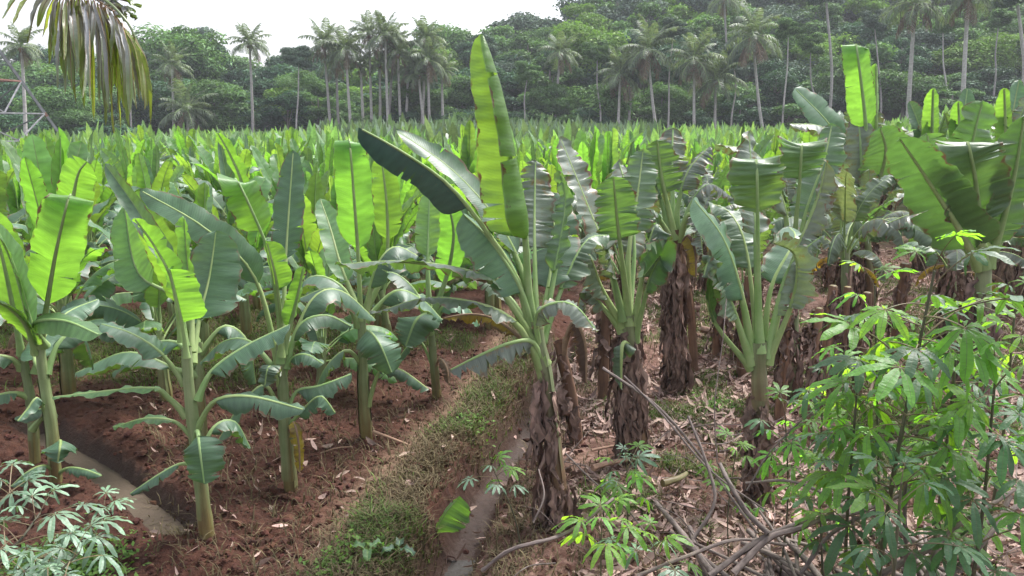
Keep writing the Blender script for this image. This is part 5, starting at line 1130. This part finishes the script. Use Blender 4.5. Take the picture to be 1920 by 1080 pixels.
def stump(px, py, Y, h, r, label, seed):
    p = P(px, py, Y); b = np.array([p[0], Y, gz(p[0], Y)]); t = thing('banana_stump', label, 'stump', b); g = G(); rg = np.random.default_rng(seed)
    pseudostem(g, [(0,0,-.1),(0.01,0,h*.5),(.02,0,h)], r, r*.8, rg, 2); g.tube([(.02,0,h-.01),(.02,0,h+.004)], [r*.8, r*.5], 10, 0); g.build('stem', STEM, t)
    skirt(rg, [(0,0,0),(0.01,0,h*.5),(.02,0,h)], r, 24, (.2, .6), (.015, .04), (.45, 1), (.005, .05), face=False).build('dead_leaf_skirt', M['skirt'], t)
stump(1557, 505, 15, .75, .09, 'reddish brown cut banana stump standing alone on the grassy patch', 1)
stump(1530, 560, 11, .55, .09, 'short dark stump left of the reddish stump', 2)
stump(1545, 700, 8.2, 1.45, .06, 'tall tan cut banana trunk behind the light cassava', 3)
stump(1610, 690, 8.8, 1.25, .065, 'mauve brown cut trunk among the cassava leaves', 4)
stump(1680, 640, 10.5, 1.3, .08, 'reddish cut trunk behind the tallest cassava', 5)
stump(1390, 720, 9.6, 1.3, .075, 'dark hollow trunk left of the wide fan banana', 6)
stump(1465, 735, 8.0, 1.5, .055, 'thin brown trunk close behind the wide fan banana', 7)
stump(1130, 745, 8.8, 1.3, .065, 'dark dead trunk left of the skirted banana', 8)
stump(1518, 760, 7.6, 1.35, .05, 'slender dead trunk hung with brown strips just left of the thin light cassava', 9)
stump(1578, 640, 9.4, 1.2, .06, 'brown dead trunk below the reddish stump', 10)
stump(1345, 640, 10.4, 1.0, .07, 'dead trunk with drooping brown strips right of the trunk hung with dead leaves', 11)
for i, (px, py) in enumerate([(690, 1062), (748, 1060)]):
    q = gp(px, py); t = thing('seedling', ('tiny pale seedling on the grassy bank near the bottom edge', 'small blue green seedling drooping at the ditch edge near the bottom')[i], 'seedling', (q[0], q[1], gz(q[0], q[1])))
    g = G(); g.tube([(0,0,0),(.01,0,.06),(.0,0,.12)], [.005,.004,.003], 5); g.build('stem', M['rib'], t)
    for j in range(3):
        g = G(); leaf(g, arc_path(.10, 40+j*120+i*50, 50, -60, .16, 6, 0), .035, n=10, m=3, r0=.003, seed=j, fold=(20,20)); g.build('leaf', MD if i else MY, t)

# ------------------------------------------------------------------ what nobody could count
rq = np.random.default_rng(5)
def scatter(n, x0, x1, y0, y1, prob):
    out = []
    while sum(map(len, out)) < n:
        y = y0*(y1/y0)**rq.random(n*2); x = rq.uniform(x0, x1, n*2)*y; k2 = rq.random(n*2) < prob(x, y); out.append(np.c_[x, y][k2])
    p = np.vstack(out)[:n]; return p, land(p[:,0], p[:,1])+clodz(p[:,0], p[:,1])
# clods of tilled soil
ico = []
ph = (1+5**.5)/2
iv = np.array([(-1,ph,0),(1,ph,0),(-1,-ph,0),(1,-ph,0),(0,-1,ph),(0,1,ph),(0,-1,-ph),(0,1,-ph),(ph,0,-1),(ph,0,1),(-ph,0,-1),(-ph,0,1)])/1.9
it = np.array([(0,11,5),(0,5,1),(0,1,7),(0,7,10),(0,10,11),(1,5,9),(5,11,4),(11,10,2),(10,7,6),(7,1,8),(3,9,4),(3,4,2),(3,2,6),(3,6,8),(3,8,9),(4,9,5),(2,4,11),(6,2,10),(8,6,7),(9,8,1)])
n = 9000
p, z = scatter(n, -.75, .7, 4.6, 13, lambda x, y: (1-masks(x, y)[3])*np.where(polyd(x, y, DITCH) < -.3, 1-.85*masks(x, y)[0], .35))
s = .008+.030*rq.random(n)**3.5
V = iv[None]*(1+.28*rq.standard_normal((n, 12, 1)))*s[:,None,None]*np.array([1.15, 1.15, .75])+np.c_[p, z+s*.15][:,None]
g = G(); g.add(V.reshape(-1, 3), None, None, 0, np.repeat(rq.random(n), 12), (np.arange(n)[:,None,None]*12+it[None]).reshape(-1, 3))
tag(g.build('soil_clods', M['clod'], smooth=False), 'crumbly reddish brown clods of tilled soil between the plants', 'soil clods', kind='stuff')
# dead leaf pieces
n = 26000
def plit(x, y):
    m = masks(x, y); return np.clip(m[2]*sstep(.30,.58,fbm(x*1.1, y*1.1, 8, 2))*1.1+.02*(y < 12), 0, 1)*np.where((y > 20), 0, 1)
p, z = scatter(n, -.5, .75, 4.4, 20, plit)
L = .04+.16*rq.random(n)**1.6; w = L*rq.uniform(.12, .34, n); a = rq.uniform(0, 6.28, n); el = rq.normal(0, .28, n); tw = rq.normal(0, .8, n); cu = rq.normal(0, .35, n)
t3 = np.array([-1, -.3, .4, 1]); wd = np.array([.25, 1, .85, .1]); rows3 = []
d = np.stack([np.cos(a)*np.cos(el), np.sin(a)*np.cos(el), np.sin(el)], -1); sdv = np.stack([-np.sin(a)*np.cos(tw), np.cos(a)*np.cos(tw), np.sin(tw)], -1)
V = np.zeros((n, 4, 3, 3))
for i in range(4):
    c = np.c_[p, z+.012]+d*(L*t3[i]*.5)[:,None]; c[:,2] += cu*L*(t3[i]**2)*.5+np.abs(np.sin(el))*L*.5
    for j, u in enumerate((-1, 0, 1)): V[:, i, j] = c+sdv*(u*w*wd[i]*.5)[:,None]+np.array([0,0,1.])*(abs(u)*w*.22*wd[i])[:,None]
q = np.arange(12).reshape(4, 3); q = np.stack([q[:-1,:-1], q[1:,:-1], q[1:,1:], q[:-1,1:]], -1).reshape(-1, 4)
uv = np.stack(np.broadcast_arrays(np.array([0,.5,1])[None], np.linspace(0,1,4)[:,None]), -1).reshape(-1, 2)
g = G(); g.add(V.reshape(-1, 3), (np.arange(n)[:,None,None]*12+q[None]).reshape(-1, 4), np.tile(uv, (n, 1)), 0, np.repeat(rq.random(n), 12))
tag(g.build('leaf_litter', M['litter']), 'pinkish brown dead banana leaf litter covering the ground of the older plot', 'leaf litter', kind='stuff')
# grass
def grass(n, y0, y1, prob, hh, name, mat, label, xr=(-.7, .7)):
    p, z = scatter(n, *xr, y0, y1, prob); h = hh*rq.uniform(.4, 1.3, n); a = rq.uniform(0, 6.28, n); lean = rq.uniform(.4, 1.7, n)*h; w = .0035+.0035*rq.random(n)
    b = np.c_[p, z-.005]; d = np.stack([np.cos(a), np.sin(a), 0*a], -1); sv = np.stack([-np.sin(a), np.cos(a), 0*a], -1)
    m = b+d*(lean*.35)[:,None]; m[:,2] += h*.62; e = b+d*lean[:,None]; e[:,2] += h*.85
    V = np.stack([b-sv*w[:,None], b+sv*w[:,None], m+sv*w[:,None]*.8, m-sv*w[:,None]*.8, e], 1); i = np.arange(n)[:,None]*5
    g = G(); g.add(V.reshape(-1, 3), i+np.array([[0,1,2,3]]), None, 0, np.repeat(rq.random(n), 5), i+np.array([[3,2,4]]))
    return tag(g.build(name, M[mat], smooth=False), label, 'grass', kind='stuff')
grass(46000, 4.6, 18, lambda x, y: masks(x, y)[1]**1.3, .10, 'grass', 'grass', 'short green grass growing on the ditch bank and in patches of the plots')
def pdry(x, y):
    dd = polyd(x, y, DITCH); return np.clip(.9*np.exp(-((dd+.17)/.09)**2)*(y < 13)*sstep(.35,.5,fbm(x*2, y*2, 4, 2))+(np.abs(dd-.06) > .15)*(np.exp(-((dd+.48)/.24)**2)*(y < 14)+.35*np.exp(-((dd-.55)/.15)**2)*(y<14)+.25*masks(x, y)[1]+.10*(dd > .3)*(y < 16)+.10*(dd < -.8)*(y < 14)), 0, 1)
grass(32000, 4.6, 16, pdry, .10, 'dry_grass', 'grass_dry', 'dry straw coloured grass on the ditch bank and around the older trunks', (-.5, .7))
# leafy weeds in the bottom left corner and along the bank
n = 2600
cen = np.array([gp(a, b)[:2] for a, b in [(110,1050),(150,1070),(60,1075),(200,1075),(660,1045),(640,1075),(1340,765),(1530,480),(880,800)]])
ci = rq.integers(0, 7, n); ci[rq.random(n) < .1] = 8; p = cen[ci]+rq.normal(0, .13, (n, 2)); z = land(p[:,0], p[:,1])+rq.uniform(0, .10, n)
L = rq.uniform(.012, .03, n); a = rq.uniform(0, 6.28, n); el = rq.normal(.1, .5, n); d = np.stack([np.cos(a)*np.cos(el), np.sin(a)*np.cos(el), np.sin(el)], -1); sv = np.stack([-np.sin(a), np.cos(a), rq.normal(0, .3, n)], -1)
c = np.c_[p, z]; V = np.stack([c-d*L[:,None], c+sv*(L*.55)[:,None], c+d*L[:,None], c-sv*(L*.55)[:,None]], 1)
g = G(); g.add(V.reshape(-1, 3), np.arange(n*4).reshape(-1, 4), None, 0, np.repeat(rq.random(n), 4)); tag(g.build('weeds', M['weed']), 'small leafy weeds at the bottom left corner and on the bank', 'weeds', kind='stuff')
# ------------------------------------------------------------------ light: bright overcast, sun high behind the field
EL, AZ = 60, 48                                               # AZ: degrees right of straight ahead
W = bpy.data.worlds.new("World"); S.world = W; W.use_nodes = True; t = W.node_tree; t.nodes.clear()
sk = t.nodes.new('ShaderNodeTexSky'); sk.sky_type = 'NISHITA'; sk.sun_disc = False; sk.sun_elevation = R(EL); sk.sun_rotation = R(AZ); sk.air_density = 1.5; sk.dust_density = 4; sk.altitude = 100
hs = t.nodes.new('ShaderNodeHueSaturation'); hs.inputs['Saturation'].default_value = .22
bg = t.nodes.new('ShaderNodeBackground'); bg.inputs['Strength'].default_value = .13
ou = t.nodes.new('ShaderNodeOutputWorld')
mx = t.nodes.new('ShaderNodeMix'); mx.data_type = 'RGBA'; mx.blend_type = 'MULTIPLY'; mx.inputs[0].default_value = 1; mx.inputs[7].default_value = (.97, .98, 1.06, 1)
t.links.new(sk.outputs[0], hs.inputs['Color']); t.links.new(hs.outputs[0], mx.inputs[6]); t.links.new(mx.outputs[2], bg.inputs[0]); t.links.new(bg.outputs[0], ou.inputs[0])
sl = bpy.data.lights.new("sun", 'SUN'); so = bpy.data.objects.new("sun", sl); COL.objects.link(so)
sl.energy = 2.5; sl.angle = R(18); sl.color = (1, .96, .9)
dv = Vector((math.sin(R(AZ))*math.cos(R(EL)), math.cos(R(AZ))*math.cos(R(EL)), math.sin(R(EL)))); so.rotation_euler = dv.to_track_quat('Z', 'Y').to_euler(); so.location = dv*50
vs = S.view_settings; vs.view_transform = 'Standard'; vs.look = 'None'; vs.gamma = 1; vs.use_curve_mapping = False; vs.exposure = EXPO
S.cycles.max_bounces = 8; S.cycles.transparent_max_bounces = 8; S.cycles.diffuse_bounces = 4; S.cycles.transmission_bounces = 5

# the damp air that pales the far trees
g = G(); c = [(-210,-22,-3),(210,-22,-3),(210,270,-3),(-210,270,-3)]; g.add(c+[(a,b,75) for a,b,_ in c], [(3,2,1,0),(4,5,6,7),(0,1,5,4),(1,2,6,5),(2,3,7,6),(3,0,4,7)])
k = NT('haze'); vp = k.t.nodes.new('ShaderNodeVolumePrincipled'); vp.inputs['Color'].default_value = (.86,.90,.96,1); vp.inputs['Density'].default_value = .0005; vp.inputs['Anisotropy'].default_value = .2
k.t.links.new(vp.outputs[0], k.out.inputs['Volume']); tag(g.build('haze', k.m, smooth=False), kind='stuff')
S.cycles.volume_bounces = 0
